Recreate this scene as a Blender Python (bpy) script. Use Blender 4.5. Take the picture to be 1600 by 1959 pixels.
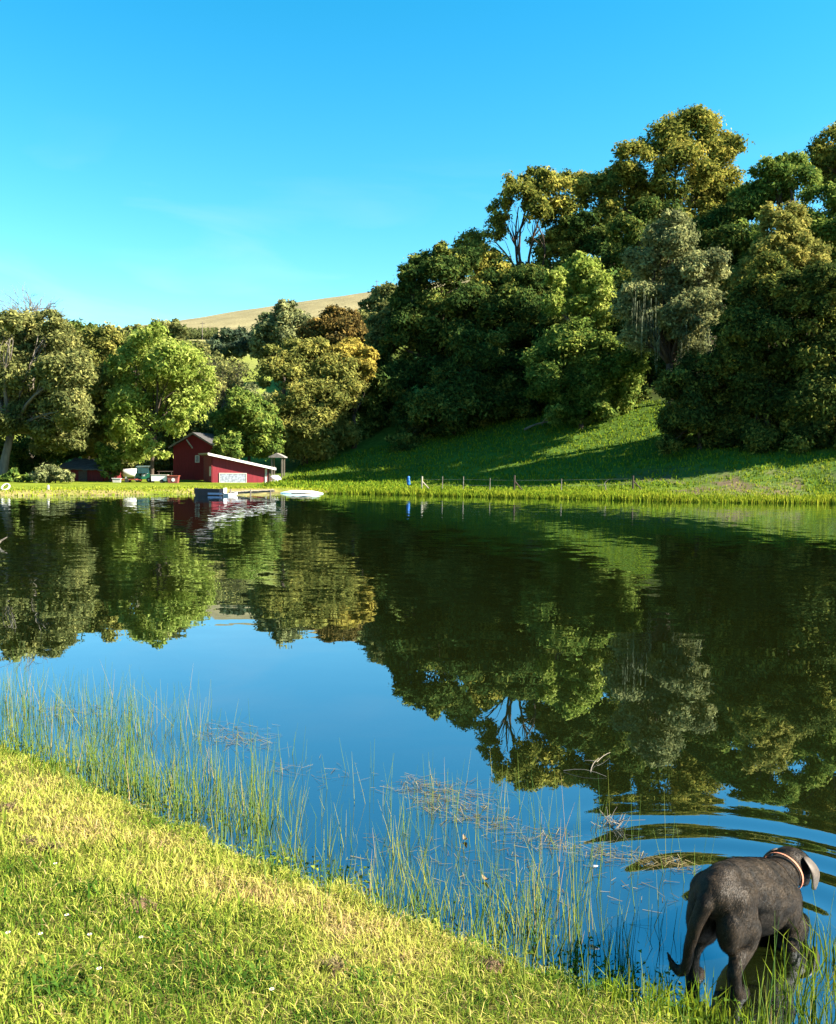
import bpy, math, random
import numpy as np
from mathutils import Vector, Matrix, Quaternion

for o in list(bpy.data.objects):
    bpy.data.objects.remove(o)
scene = bpy.context.scene
col = scene.collection
R = math.radians

# ------------------------------------------------------------------ camera
F_PX, W_PX, H_PX = 1700.0, 1600.0, 1959.0
CAM = Vector((0.0, 0.0, 2.3))
CAM_ROT = Matrix.Rotation(R(87.0), 3, 'X') @ Matrix.Rotation(R(0.8), 3, 'Z')
cd = bpy.data.cameras.new('camera')
cd.sensor_fit = 'HORIZONTAL'
cd.sensor_width = 36.0
cd.lens = 36.0 * F_PX / W_PX
cd.clip_start = 0.05
cd.clip_end = 20000
cam = bpy.data.objects.new('camera', cd)
cam.matrix_world = Matrix.Translation(CAM) @ CAM_ROT.to_4x4()
col.objects.link(cam)
scene.camera = cam

# ------------------------------------------------------------------ sky and sun
SUN_AZ, SUN_EL = 99.0, 34.0
world = bpy.data.worlds.new('World')
scene.world = world
world.use_nodes = True
nt = world.node_tree
nt.nodes.clear()
sky = nt.nodes.new('ShaderNodeTexSky')
sky.sky_type = 'NISHITA'
sky.sun_disc = False
sky.sun_elevation = R(SUN_EL)
sky.sun_rotation = R(SUN_AZ)
sky.altitude = 100
sky.air_density = 1.0
sky.dust_density = 0.25
sky.ozone_density = 1.2
hs = nt.nodes.new('ShaderNodeHueSaturation')
hs.inputs['Hue'].default_value = 0.478
hs.inputs['Saturation'].default_value = 1.5
bg = nt.nodes.new('ShaderNodeBackground')
bg.inputs['Strength'].default_value = 0.055
wo = nt.nodes.new('ShaderNodeOutputWorld')
nt.links.new(sky.outputs[0], hs.inputs['Color'])
tcw = nt.nodes.new('ShaderNodeTexCoord')
mpw = nt.nodes.new('ShaderNodeMapping')
mpw.inputs['Scale'].default_value = (1.0, 1.0, 5.0)
mpw.inputs['Rotation'].default_value = (0.0, 0.25, 0.0)
nzw = nt.nodes.new('ShaderNodeTexNoise')
nzw.inputs['Scale'].default_value = 3.2
nzw.inputs['Detail'].default_value = 5
nzw.inputs['Distortion'].default_value = 0.6
crw = nt.nodes.new('ShaderNodeValToRGB')
crw.color_ramp.elements[0].position = 0.52
crw.color_ramp.elements[1].position = 0.80
sxw = nt.nodes.new('ShaderNodeSeparateXYZ')
elw = nt.nodes.new('ShaderNodeMapRange')
elw.inputs[1].default_value = 0.05
elw.inputs[2].default_value = 0.34
elw.inputs[3].default_value = 0.50
elw.inputs[4].default_value = 0.0
muw = nt.nodes.new('ShaderNodeMath')
muw.operation = 'MULTIPLY'
mxw = nt.nodes.new('ShaderNodeMixRGB')
mxw.inputs['Color2'].default_value = (3.6, 4.1, 4.4, 1)
nt.links.new(tcw.outputs['Generated'], mpw.inputs[0])
nt.links.new(mpw.outputs[0], nzw.inputs['Vector'])
nt.links.new(nzw.outputs['Fac'], crw.inputs[0])
nt.links.new(tcw.outputs['Generated'], sxw.inputs[0])
nt.links.new(sxw.outputs['Z'], elw.inputs[0])
nt.links.new(crw.outputs[0], muw.inputs[0])
nt.links.new(elw.outputs[0], muw.inputs[1])
nt.links.new(muw.outputs[0], mxw.inputs['Fac'])
nt.links.new(hs.outputs[0], mxw.inputs['Color1'])
nt.links.new(mxw.outputs[0], bg.inputs['Color'])
nt.links.new(bg.outputs[0], wo.inputs['Surface'])

S = Vector((math.sin(R(SUN_AZ)) * math.cos(R(SUN_EL)), math.cos(R(SUN_AZ)) * math.cos(R(SUN_EL)), math.sin(R(SUN_EL))))
sd = bpy.data.lights.new('sun', 'SUN')
sd.energy = 5.0
sd.angle = R(0.53)
sd.color = (1.0, 0.90, 0.74)
sun = bpy.data.objects.new('sun', sd)
sun.rotation_euler = S.to_track_quat('Z', 'Y').to_euler()
sun.location = (60, -20, 60)
col.objects.link(sun)

scene.render.engine = 'CYCLES'
scene.view_settings.view_transform = 'Standard'
scene.view_settings.look = 'None'
scene.view_settings.gamma = 1.0
scene.view_settings.use_curve_mapping = False
scene.view_settings.exposure = 2.45
scene.cycles.use_denoising = True
scene.cycles.caustics_reflective = False
scene.cycles.caustics_refractive = False
scene.cycles.max_bounces = 6
scene.cycles.diffuse_bounces = 3
scene.cycles.glossy_bounces = 3
scene.cycles.transmission_bounces = 3
scene.cycles.transparent_max_bounces = 8

# ------------------------------------------------------------------ helpers
rng = np.random.default_rng(11)
rnd = random.Random(5)


def ray(px, py):
    return CAM_ROT @ Vector(((px - W_PX / 2) / F_PX, (H_PX / 2 - py) / F_PX, -1.0))


def at(px, py, d):
    v = ray(px, py)
    return CAM + v * (d / v.y)


def on_z(px, py, z=0.0):
    v = ray(px, py)
    return CAM + v * ((z - CAM.z) / v.z)


def _hash(ix, iy, seed):
    h = np.sin(ix * 127.1 + iy * 311.7 + seed * 74.7) * 43758.5453
    return h - np.floor(h)


def vnoise(x, y, seed=0):
    x = np.asarray(x, float); y = np.asarray(y, float)
    ix = np.floor(x); iy = np.floor(y)
    fx = x - ix; fy = y - iy
    fx = fx * fx * (3 - 2 * fx); fy = fy * fy * (3 - 2 * fy)
    a = _hash(ix, iy, seed); b = _hash(ix + 1, iy, seed)
    c = _hash(ix, iy + 1, seed); d = _hash(ix + 1, iy + 1, seed)
    return (a * (1 - fx) + b * fx) * (1 - fy) + (c * (1 - fx) + d * fx) * fy


def fbm(x, y, seed=0, n=3):
    s = 0; a = 0.5; t = 0
    for i in range(n):
        s = s + a * vnoise(x * 2 ** i, y * 2 ** i, seed + i * 7)
        t += a; a *= 0.5
    return s / t


def sstep(a, b, x):
    t = np.clip((x - a) / (b - a), 0, 1)
    return t * t * (3 - 2 * t)


# ------------------------------------------------------------------ materials
def mat_new(name):
    m = bpy.data.materials.new(name)
    m.use_nodes = True
    n = m.node_tree.nodes
    n.clear()
    out = n.new('ShaderNodeOutputMaterial')
    return m, n, m.node_tree.links, out


def mat_plain(name, c, rough=0.6, var=0.15, scale=6.0, bump=0.0, spec=0.3, metal=0.0, stretch=(1, 1, 1)):
    """base colour broken up by two octaves of noise, plus optional fine relief"""
    m, n, l, out = mat_new(name)
    p = n.new('ShaderNodeBsdfPrincipled')
    tc = n.new('ShaderNodeTexCoord')
    mp = n.new('ShaderNodeMapping'); mp.inputs['Scale'].default_value = stretch
    nz = n.new('ShaderNodeTexNoise'); nz.inputs['Scale'].default_value = scale
    nz.inputs['Detail'].default_value = 6
    cr = n.new('ShaderNodeValToRGB')
    cr.color_ramp.elements[0].position = 0.25
    cr.color_ramp.elements[1].position = 0.75
    cr.color_ramp.elements[0].color = tuple(x * (1 - var) for x in c) + (1,)
    cr.color_ramp.elements[1].color = tuple(min(1, x * (1 + var)) for x in c) + (1,)
    l.new(tc.outputs['Object'], mp.inputs[0]); l.new(mp.outputs[0], nz.inputs['Vector'])
    l.new(nz.outputs['Fac'], cr.inputs[0]); l.new(cr.outputs[0], p.inputs['Base Color'])
    p.inputs['Roughness'].default_value = rough
    p.inputs['Specular IOR Level'].default_value = spec
    p.inputs['Metallic'].default_value = metal
    if bump:
        b = n.new('ShaderNodeBump'); b.inputs['Strength'].default_value = bump
        l.new(nz.outputs['Fac'], b.inputs['Height']); l.new(b.outputs[0], p.inputs['Normal'])
    l.new(p.outputs[0], out.inputs[0])
    return m


def mat_leaf(name, stops, trans=0.3, gloss=0.0, rough=0.6):
    """leaf colour picked per leaf from a ramp (attribute rnd), partly see-through to light"""
    m, n, l, out = mat_new(name)
    at_ = n.new('ShaderNodeAttribute'); at_.attribute_name = 'rnd'
    cr = n.new('ShaderNodeValToRGB')
    e = cr.color_ramp.elements
    while len(e) < len(stops):
        e.new(0.5)
    for k, (pos, c) in enumerate(stops):
        e[k].position = pos; e[k].color = tuple(c) + (1,)
    l.new(at_.outputs['Fac'], cr.inputs[0])
    d = n.new('ShaderNodeBsdfPrincipled'); t = n.new('ShaderNodeBsdfTranslucent'); mx = n.new('ShaderNodeMixShader')
    d.inputs['Roughness'].default_value = rough
    d.inputs['Specular IOR Level'].default_value = gloss
    mx.inputs[0].default_value = trans
    g = n.new('ShaderNodeHueSaturation'); g.inputs['Value'].default_value = 1.25; g.inputs['Hue'].default_value = 0.485
    l.new(cr.outputs[0], d.inputs['Base Color']); l.new(cr.outputs[0], g.inputs['Color'])
    l.new(g.outputs[0], t.inputs['Color'])
    l.new(d.outputs[0], mx.inputs[1]); l.new(t.outputs[0], mx.inputs[2]); l.new(mx.outputs[0], out.inputs[0])
    return m


M = {}
M['bark'] = mat_plain('bark', (0.055, 0.042, 0.032), 0.9, 0.45, 5, 0.6, 0.1, stretch=(1, 1, 0.25))
M['bark_grey'] = mat_plain('bark_grey', (0.12, 0.105, 0.085), 0.9, 0.4, 5, 0.5, 0.1, stretch=(1, 1, 0.25))
M['twig'] = mat_plain('twig', (0.13, 0.11, 0.085), 0.9, 0.3, 3, 0, 0.1)
M['red'] = mat_plain('red', (0.150, 0.012, 0.020), 0.65, 0.22, 2.2, 0.1, 0.25, stretch=(3, 3, 0.5))
M['red_old'] = mat_plain('red_old', (0.085, 0.007, 0.009), 0.75, 0.3, 3.0, 0.1, 0.2, stretch=(3, 3, 0.5))
M['white'] = mat_plain('white', (0.60, 0.59, 0.57), 0.5, 0.08, 4)
M['offwhite'] = mat_plain('offwhite', (0.38, 0.36, 0.32), 0.6, 0.15, 4)
M['roof_dark'] = mat_plain('roof_dark', (0.045, 0.044, 0.045), 0.8, 0.4, 5, 0.3)
M['roof_grey'] = mat_plain('roof_grey', (0.20, 0.18, 0.17), 0.75, 0.25, 3, 0.2)
M['wood_pale'] = mat_plain('wood_pale', (0.30, 0.26, 0.20), 0.8, 0.25, 5, 0.2, 0.2, stretch=(1, 6, 1))
M['wood_grey'] = mat_plain('wood_grey', (0.15, 0.13, 0.105), 0.85, 0.3, 6, 0.2, 0.2)
M['wood_dark'] = mat_plain('wood_dark', (0.05, 0.036, 0.03), 0.85, 0.3, 6, 0.2, 0.2)
M['boat_dark'] = mat_plain('boat_dark', (0.012, 0.014, 0.019), 0.45, 0.3, 4)
M['boat_blue'] = mat_plain('boat_blue', (0.06, 0.12, 0.22), 0.4, 0.2, 4)
M['canoe'] = mat_plain('canoe', (0.36, 0.50, 0.52), 0.35, 0.1, 2)
M['green_paint'] = mat_plain('green_paint', (0.012, 0.10, 0.055), 0.35, 0.1, 3)
M['tyre'] = mat_plain('tyre', (0.02, 0.02, 0.02), 0.8, 0.2, 8)
M['metal'] = mat_plain('metal', (0.32, 0.32, 0.33), 0.4, 0.15, 5, 0, 0.5, 0.7)
M['rust'] = mat_plain('rust', (0.20, 0.045, 0.025), 0.8, 0.35, 6, 0.2)
M['brown_paint'] = mat_plain('brown_paint', (0.16, 0.040, 0.035), 0.6, 0.15, 4)
M['blue_bag'] = mat_plain('blue_bag', (0.01, 0.10, 0.34), 0.5, 0.15, 9, 0.3)
M['teal_glass'] = mat_plain('teal_glass', (0.03, 0.20, 0.24), 0.1, 0.25, 3, 0, 0.8)
M['pane'] = mat_plain('pane', (0.19, 0.215, 0.26), 0.25, 0.6, 5.5, 0, 0.6)
M['straw'] = mat_plain('straw', (0.42, 0.30, 0.15), 0.9, 0.35, 30)
M['earth'] = mat_plain('earth', (0.09, 0.052, 0.030), 0.95, 0.5, 30, 0.8)
M['petal'] = mat_plain('petal', (0.6, 0.58, 0.6), 0.6, 0.05, 20)
M['yellow'] = mat_plain('yellow', (0.6, 0.42, 0.03), 0.6, 0.1, 20)
M['dead_leaf'] = mat_plain('dead_leaf', (0.20, 0.13, 0.07), 0.7, 0.3, 30)

LEAF = {
    'olive': mat_leaf('leaf_olive', [(0, (0.040, 0.055, 0.020)), (0.55, (0.125, 0.140, 0.045)), (1, (0.28, 0.27, 0.085))]),
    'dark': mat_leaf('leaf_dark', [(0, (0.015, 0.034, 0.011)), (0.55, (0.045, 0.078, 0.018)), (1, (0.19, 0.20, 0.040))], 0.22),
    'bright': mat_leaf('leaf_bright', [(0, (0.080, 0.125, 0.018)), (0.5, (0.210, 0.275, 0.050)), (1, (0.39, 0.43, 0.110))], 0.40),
    'yellow': mat_leaf('leaf_yellow', [(0, (0.075, 0.090, 0.024)), (0.5, (0.175, 0.185, 0.045)), (1, (0.33, 0.30, 0.070))], 0.35),
    'gold': mat_leaf('leaf_gold', [(0, (0.09, 0.085, 0.020)), (0.5, (0.25, 0.21, 0.040)), (1, (0.40, 0.32, 0.065))], 0.3),
    'brown': mat_leaf('leaf_brown', [(0, (0.030, 0.034, 0.014)), (0.5, (0.115, 0.085, 0.025)), (1, (0.22, 0.15, 0.040))], 0.25),
    'oak': mat_leaf('leaf_oak', [(0, (0.018, 0.036, 0.010)), (0.42, (0.125, 0.145, 0.028)), (1, (0.40, 0.36, 0.070))], 0.33),
    'evergreen': mat_leaf('leaf_evergreen', [(0, (0.013, 0.028, 0.009)), (0.55, (0.062, 0.085, 0.020)), (1, (0.28, 0.27, 0.050))], 0.28),
    'green': mat_leaf('leaf_green', [(0, (0.026, 0.060, 0.014)), (0.55, (0.100, 0.155, 0.030)), (1, (0.26, 0.30, 0.060))], 0.33),
    'moss': mat_leaf('leaf_moss', [(0, (0.060, 0.078, 0.040)), (0.55, (0.165, 0.185, 0.075)), (1, (0.33, 0.33, 0.13))], 0.3),
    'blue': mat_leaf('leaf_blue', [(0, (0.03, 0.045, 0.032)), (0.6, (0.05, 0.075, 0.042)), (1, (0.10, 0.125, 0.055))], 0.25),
    'lichen': mat_leaf('lichen', [(0, (0.08, 0.10, 0.06)), (1, (0.16, 0.18, 0.11))], 0.35),
    'grass': mat_leaf('grass_blade', [(0, (0.035, 0.085, 0.010)), (0.3, (0.15, 0.205, 0.022)), (0.52, (0.30, 0.33, 0.055)), (0.8, (0.38, 0.34, 0.085)), (1, (0.40, 0.29, 0.14))], 0.32),
    'lush': mat_leaf('lush_blade', [(0, (0.045, 0.105, 0.012)), (0.6, (0.13, 0.185, 0.012)), (1, (0.27, 0.29, 0.03))], 0.35),
    'reed': mat_leaf('reed_stem', [(0, (0.045, 0.105, 0.028)), (0.6, (0.12, 0.18, 0.035)), (0.88, (0.24, 0.24, 0.05)), (1, (0.30, 0.23, 0.11))], 0.3),
    'weed': mat_leaf('weed_leaf', [(0, (0.025, 0.070, 0.012)), (0.6, (0.075, 0.13, 0.018)), (1, (0.19, 0.22, 0.03))], 0.3),
    'litter': mat_leaf('straw_litter', [(0, (0.05, 0.040, 0.020)), (0.6, (0.13, 0.105, 0.05)), (1, (0.27, 0.22, 0.11))], 0.15),
}


# ------------------------------------------------------------------ mesh helpers
def mesh_np(name, V, faces, k, attrs=None, smooth=False):
    """V: n x 3, faces: flat int array of k-gons"""
    me = bpy.data.meshes.new(name)
    V = np.ascontiguousarray(V, np.float32)
    faces = np.ascontiguousarray(faces, np.int32).ravel()
    nf = len(faces) // k
    me.vertices.add(len(V)); me.vertices.foreach_set('co', V.ravel())
    me.loops.add(len(faces)); me.loops.foreach_set('vertex_index', faces)
    me.polygons.add(nf)
    me.polygons.foreach_set('loop_start', np.arange(0, nf * k, k, dtype=np.int32))
    me.polygons.foreach_set('loop_total', np.full(nf, k, np.int32))
    me.polygons.foreach_set('use_smooth', np.full(nf, smooth, bool))
    me.update(calc_edges=True)
    for an, vals in (attrs or {}).items():
        a = me.attributes.new(an, 'FLOAT', 'FACE')
        a.data.foreach_set('value', np.ascontiguousarray(vals, np.float32))
    return me


def link(name, me, mat=None, parent=None, loc=None, rot=None):
    o = bpy.data.objects.new(name, me)
    if mat is not None:
        me.materials.append(mat)
    if parent is not None:
        o.parent = parent
    if loc is not None:
        o.location = loc
    if rot is not None:
        o.rotation_euler = rot
    col.objects.link(o)
    return o


def tag(o, label, cat, group=None, kind=None):
    o['label'] = label; o['category'] = cat
    if group:
        o['group'] = group
    if kind:
        o['kind'] = kind
    return o


def thing(name, label, cat, loc=(0, 0, 0), rz=0.0, group=None):
    o = bpy.data.objects.new(name, None)
    o.location = loc; o.rotation_euler = (0, 0, rz)
    o.empty_display_size = 0.2
    col.objects.link(o)
    return tag(o, label, cat, group)


class MB:
    def __init__(self):
        self.v = []; self.f = []

    def box(self, x0, x1, y0, y1, z0, z1):
        b = len(self.v)
        self.v += [(x0, y0, z0), (x1, y0, z0), (x1, y1, z0), (x0, y1, z0), (x0, y0, z1), (x1, y0, z1), (x1, y1, z1), (x0, y1, z1)]
        self.f += [tuple(b + i for i in q) for q in ((0, 3, 2, 1), (4, 5, 6, 7), (0, 1, 5, 4), (1, 2, 6, 5), (2, 3, 7, 6), (3, 0, 4, 7))]
        return self

    def tube(self, pts, radii, n=6, cap=True):
        pts = [Vector(p) for p in pts]
        b = len(self.v)
        for i, p in enumerate(pts):
            t = (pts[min(i + 1, len(pts) - 1)] - pts[max(i - 1, 0)]).normalized()
            a = t.cross(Vector((0, 0, 1)) if abs(t.z) < 0.9 else Vector((1, 0, 0))).normalized()
            c = t.cross(a)
            for k in range(n):
                an = 2 * math.pi * k / n
                self.v.append(tuple(p + (a * math.cos(an) + c * math.sin(an)) * radii[i]))
        for i in range(len(pts) - 1):
            for k in range(n):
                q = b + i * n
                self.f.append((q + k, q + (k + 1) % n, q + n + (k + 1) % n, q + n + k))
        if cap:
            self.f.append(tuple(b + k for k in reversed(range(n))))
            self.f.append(tuple(b + (len(pts) - 1) * n + k for k in range(n)))
        return self

    def ell(self, c, r, rot=None, nu=16, nv=10):
        b = len(self.v)
        rot = rot or Matrix.Identity(3)
        c = Vector(c)
        self.v.append(tuple(c + rot @ Vector((0, 0, r[2]))))
        for i in range(1, nv):
            th = math.pi * i / nv
            for k in range(nu):
                ph = 2 * math.pi * k / nu
                self.v.append(tuple(c + rot @ Vector((r[0] * math.sin(th) * math.cos(ph), r[1] * math.sin(th) * math.sin(ph), r[2] * math.cos(th)))))
        self.v.append(tuple(c + rot @ Vector((0, 0, -r[2]))))
        e = len(self.v) - 1
        for k in range(nu):
            self.f.append((b, b + 1 + k, b + 1 + (k + 1) % nu))
            self.f.append((e, e - nu + (k + 1) % nu, e - nu + k))
        for i in range(nv - 2):
            for k in range(nu):
                q = b + 1 + i * nu
                self.f.append((q + k, q + nu + k, q + nu + (k + 1) % nu, q + (k + 1) % nu))
        return self

    def poly_prism(self, pts, axis_vec):
        """closed polygon (3-D points) extruded by a vector"""
        b = len(self.v); n = len(pts); av = Vector(axis_vec)
        self.v += [tuple(p) for p in pts] + [tuple(Vector(p) + av) for p in pts]
        self.f.append(tuple(b + i for i in range(n)))
        self.f.append(tuple(b + n + i for i in reversed(range(n))))
        for i in range(n):
            j = (i + 1) % n
            self.f.append((b + i, b + n + i, b + n + j, b + j))
        return self

    def build(self, name, mat, parent=None, loc=None, rot=None, smooth=False):
        me = bpy.data.meshes.new(name)
        me.from_pydata(self.v, [], self.f)
        import bmesh
        bm = bmesh.new(); bm.from_mesh(me)
        bmesh.ops.recalc_face_normals(bm, faces=bm.faces)
        bm.to_mesh(me); bm.free()
        if smooth:
            me.polygons.foreach_set('use_smooth', [True] * len(me.polygons))
        return link(name, me, mat, parent, loc, rot)


# ------------------------------------------------------------------ terrain
near_px = [(0, 1432), (130, 1486), (250, 1545), (400, 1610), (560, 1680), (700, 1735), (850, 1795), (960, 1830), (1060, 1872), (1180, 1918), (1260, 1950), (1340, 1990), (1420, 2040)]
far_px = [(1600, 963), (1450, 962), (1300, 960), (1180, 957), (1100, 955), (900, 950), (780, 947), (700, 945), (600, 944), (520, 943), (400, 944), (300, 946), (200, 947), (100, 948), (0, 948)]
_rs = random.Random(12)
near_w = []
for (p, q) in zip(near_px[:-1], near_px[1:]):
    a_, b_ = on_z(*p), on_z(*q)
    for k in range(5):
        c_ = a_.lerp(b_, k / 5)
        w_ = 0.0 if k == 0 else 0.075
        near_w.append((c_.x + _rs.uniform(-w_, w_), c_.y + _rs.uniform(-w_, w_)))
near_w.append(tuple(on_z(*near_px[-1]))[:2])
POND = [(-14, 9.4), (-7, 8.6)] + near_w + [(2.6, 2.7), (6, 2.4), (14, 4), (25, 12), (36, 30), (38, 50), (36, 60)] \
    + [tuple(on_z(*p))[:2] for p in far_px] + [(-34, 54), (-45, 45), (-44, 25), (-30, 13)]
PA = np.array(POND)
PB = np.roll(PA, -1, axis=0)


def pond_dist(x, y):
    """distance to the pond's edge, negative over water"""
    x = np.asarray(x, float).ravel(); y = np.asarray(y, float).ravel()
    best = np.full(x.shape, 1e9); inside = np.zeros(x.shape, bool)
    for (ax, ay), (bx, by) in zip(PA, PB):
        ex, ey = bx - ax, by - ay
        t = np.clip(((x - ax) * ex + (y - ay) * ey) / (ex * ex + ey * ey), 0, 1)
        best = np.minimum(best, np.hypot(x - ax - t * ex, y - ay - t * ey))
        cond = (ay > y) != (by > y)
        with np.errstate(divide='ignore', invalid='ignore'):
            xi = ax + (y - ay) * ex / (ey if ey != 0 else 1e-9)
        inside ^= cond & (x < xi)
    return np.where(inside, -best, best)


def height(x, y, pd=None):
    shp = np.shape(x)
    x = np.asarray(x, float).ravel(); y = np.asarray(y, float).ravel()
    if pd is None:
        pd = pond_dist(x, y)
    d = np.maximum(pd, 0)
    nearw = 1 - sstep(14, 24, y)
    wob = (vnoise(x * 1.3, y * 1.3, 3) - 0.5)
    h_near = 0.05 * (1 - np.exp(-d / 0.06)) + 0.19 * np.minimum(d, 4.5) + 0.03 * np.maximum(d - 4.5, 0) * np.exp(-d / 60) + 0.05 * wob * np.minimum(d, 1)
    h_far = 0.28 * (1 - np.exp(-d / 0.8)) + 0.006 * np.minimum(d, 40) + 0.10 * (vnoise(x * 0.25, y * 0.25, 5) - 0.5) * np.minimum(d, 2) / 2
    h = nearw * h_near + (1 - nearw) * h_far
    # wooded hill rising behind the right half of the far shore
    s = 0.63 * x + 0.776 * y
    t = (s - 68.5) / 3.0
    sp = 3.0 * np.where(t > 30, t, np.log1p(np.exp(np.minimum(t, 30))))
    hill = 0.39 * sp + 0.17 * np.maximum(s - 92, 0)
    hill = np.where(hill > 30, 30 + 22 * (1 - np.exp(-np.maximum(hill - 30, 0) / 22)), hill)
    hill *= sstep(40, 62, y + 0.3 * np.maximum(x, 0))
    hill *= 1 - sstep(106, 128, y) * (1 - sstep(-0.13, -0.03, x / np.maximum(y, 1)))
    # open hill far behind the barn
    yy = np.maximum(y - 108, 0)
    back = 0.215 * np.minimum(yy, 330) * sstep(0, 60, yy) + 0.16 * np.maximum(x + 120, -120) * sstep(250, 430, y)
    back = back * (1 - 0.5 * sstep(460, 900, y)) + 3.0 * (fbm(x / 60, y / 60, 9) - 0.5) * sstep(130, 220, y)
    back = np.maximum(back, 0)
    k = 3.0
    m = np.maximum(hill, back) + k * np.exp(-np.abs(hill - back) / k) * 0.3 * sstep(0.5, 4, np.minimum(hill, back))
    h = h + m * sstep(0, 6, d) * (1 - nearw)
    bed = -np.minimum(0.02 + 0.30 * -np.minimum(pd, 0), 1.8)
    h = np.where(pd < 0, bed, h)
    return h.reshape(shp)


def gz(x, y):
    return float(height(np.array([x]), np.array([y]))[0])


def ground_material():
    m, n, l, out = mat_new('ground')
    a = n.new('ShaderNodeAttribute'); a.attribute_name = 'zone'
    tc = n.new('ShaderNodeTexCoord')
    n1 = n.new('ShaderNodeTexNoise'); n1.inputs['Scale'].default_value = 1.1; n1.inputs['Detail'].default_value = 9; n1.inputs['Roughness'].default_value = 0.7
    n2 = n.new('ShaderNodeTexNoise'); n2.inputs['Scale'].default_value = 0.09; n2.inputs['Detail'].default_value = 5
    l.new(tc.outputs['Object'], n1.inputs['Vector']); l.new(tc.outputs['Object'], n2.inputs['Vector'])
    mr = n.new('ShaderNodeMapRange'); mr.inputs[1].default_value = 0.25; mr.inputs[2].default_value = 0.75; mr.inputs[3].default_value = 0.55; mr.inputs[4].default_value = 1.45
    mr2 = n.new('ShaderNodeMapRange'); mr2.inputs[1].default_value = 0.3; mr2.inputs[2].default_value = 0.7; mr2.inputs[3].default_value = 0.8; mr2.inputs[4].default_value = 1.2
    l.new(n1.outputs['Fac'], mr.inputs[0]); l.new(n2.outputs['Fac'], mr2.inputs[0])
    mu = n.new('ShaderNodeMath'); mu.operation = 'MULTIPLY'
    l.new(mr.outputs[0], mu.inputs[0]); l.new(mr2.outputs[0], mu.inputs[1])
    vm = n.new('ShaderNodeVectorMath'); vm.operation = 'SCALE'
    l.new(a.outputs['Color'], vm.inputs[0]); l.new(mu.outputs[0], vm.inputs['Scale'])
    p = n.new('ShaderNodeBsdfPrincipled'); p.inputs['Roughness'].default_value = 0.95; p.inputs['Specular IOR Level'].default_value = 0.05
    b = n.new('ShaderNodeBump'); b.inputs['Strength'].default_value = 0.5; b.inputs['Distance'].default_value = 0.25
    l.new(n1.outputs['Fac'], b.inputs['Height']); l.new(b.outputs[0], p.inputs['Normal'])
    l.new(vm.outputs[0], p.inputs['Base Color']); l.new(p.outputs[0], out.inputs[0])
    return m


def build_ground():
    rr = np.concatenate([np.linspace(0.2, 2.4, 14), np.arange(2.5, 9, 0.09), np.linspace(9.3, 52, 45), np.arange(53, 80, 0.55), np.arange(80.6, 130, 1.1), np.geomspace(131, 560, 110), np.geomspace(580, 4000, 26)])
    front = np.linspace(R(-38), R(38), 230)
    side = np.linspace(R(38), R(322), 110)[1:-1]
    aa = np.concatenate([front, side])
    na, nr = len(aa), len(rr)
    A, RR = np.meshgrid(aa, rr)
    x = (np.sin(A) * RR).ravel(); y = (np.cos(A) * RR).ravel()
    pd = pond_dist(x, y)
    z = height(x, y, pd)
    V = np.stack([x, y, z], 1)
    V = np.vstack([V, [[0, 0, gz(0, 0)]]])
    i, j = np.meshgrid(np.arange(nr - 1), np.arange(na), indexing='ij')
    j2 = (j + 1) % na
    q = np.stack([i * na + j, i * na + j2, (i + 1) * na + j2, (i + 1) * na + j], -1).reshape(-1, 4)
    q = q[:, ::-1]
    me = mesh_np('ground', V, q, 4, smooth=True)
    # real colours of the ground by place: bank straw, lawn, bare earth, hay hill, pond mud
    C = np.zeros((len(V), 3))
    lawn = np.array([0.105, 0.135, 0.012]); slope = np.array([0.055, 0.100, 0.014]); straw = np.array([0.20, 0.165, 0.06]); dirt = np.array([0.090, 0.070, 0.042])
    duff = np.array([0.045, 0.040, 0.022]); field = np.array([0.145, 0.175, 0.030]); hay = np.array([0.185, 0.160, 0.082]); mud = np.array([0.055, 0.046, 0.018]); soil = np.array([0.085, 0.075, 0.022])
    fb = fbm(x / 3, y / 3, 21); fb2 = fbm(x / 9, y / 9, 33)
    def mix(a, b, t):
        return a * (1 - t[:, None]) + b * t[:, None]
    c = np.tile(lawn, (len(x), 1))
    s = 0.63 * x + 0.776 * y
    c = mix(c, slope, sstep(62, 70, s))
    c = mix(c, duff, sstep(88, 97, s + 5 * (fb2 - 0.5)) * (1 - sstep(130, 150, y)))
    c = mix(c, straw, (1 - sstep(1.5, 3.5, pd)) * (1 - sstep(-8, -4, x)) * (y > 30) * sstep(0.2, 0.5, fb))
    c = mix(c, dirt, sstep(14, 21, x) * (1 - sstep(69, 75, s - 0.15 * (x - 20))) * sstep(0.36, 0.52, fb + 0.004 * (x - 18)) * (y > 40) * sstep(1.2, 2.2, pd) * (0.25 + 0.75 * sstep(0.4, 0.6, fbm(x * 1.1, y * 1.1, 45))))
    c = mix(c, field, sstep(105, 130, y) * (s < 200) * (x < 25))
    c = mix(c, hay, sstep(225, 335, y + 70 * (fb2 - 0.5)))
    c = mix(c, mud, (pd < 0.0).astype(float))
    nearm = (y < 14) & (pd >= 0)
    c[nearm] = soil
    C[:-1] = c; C[-1] = soil
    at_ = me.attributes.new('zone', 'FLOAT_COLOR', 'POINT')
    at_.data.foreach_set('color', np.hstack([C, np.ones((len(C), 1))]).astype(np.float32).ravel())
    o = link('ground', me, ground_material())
    o['kind'] = 'structure'


build_ground()

# ------------------------------------------------------------------ water
DOG_H = Vector((1.375, 3.87))            # between the dog's hind feet
DOG_AZ = R(42.0)
DOG_F = Vector((math.sin(DOG_AZ), math.cos(DOG_AZ)))
RIP = DOG_H + DOG_F * 0.55


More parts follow.
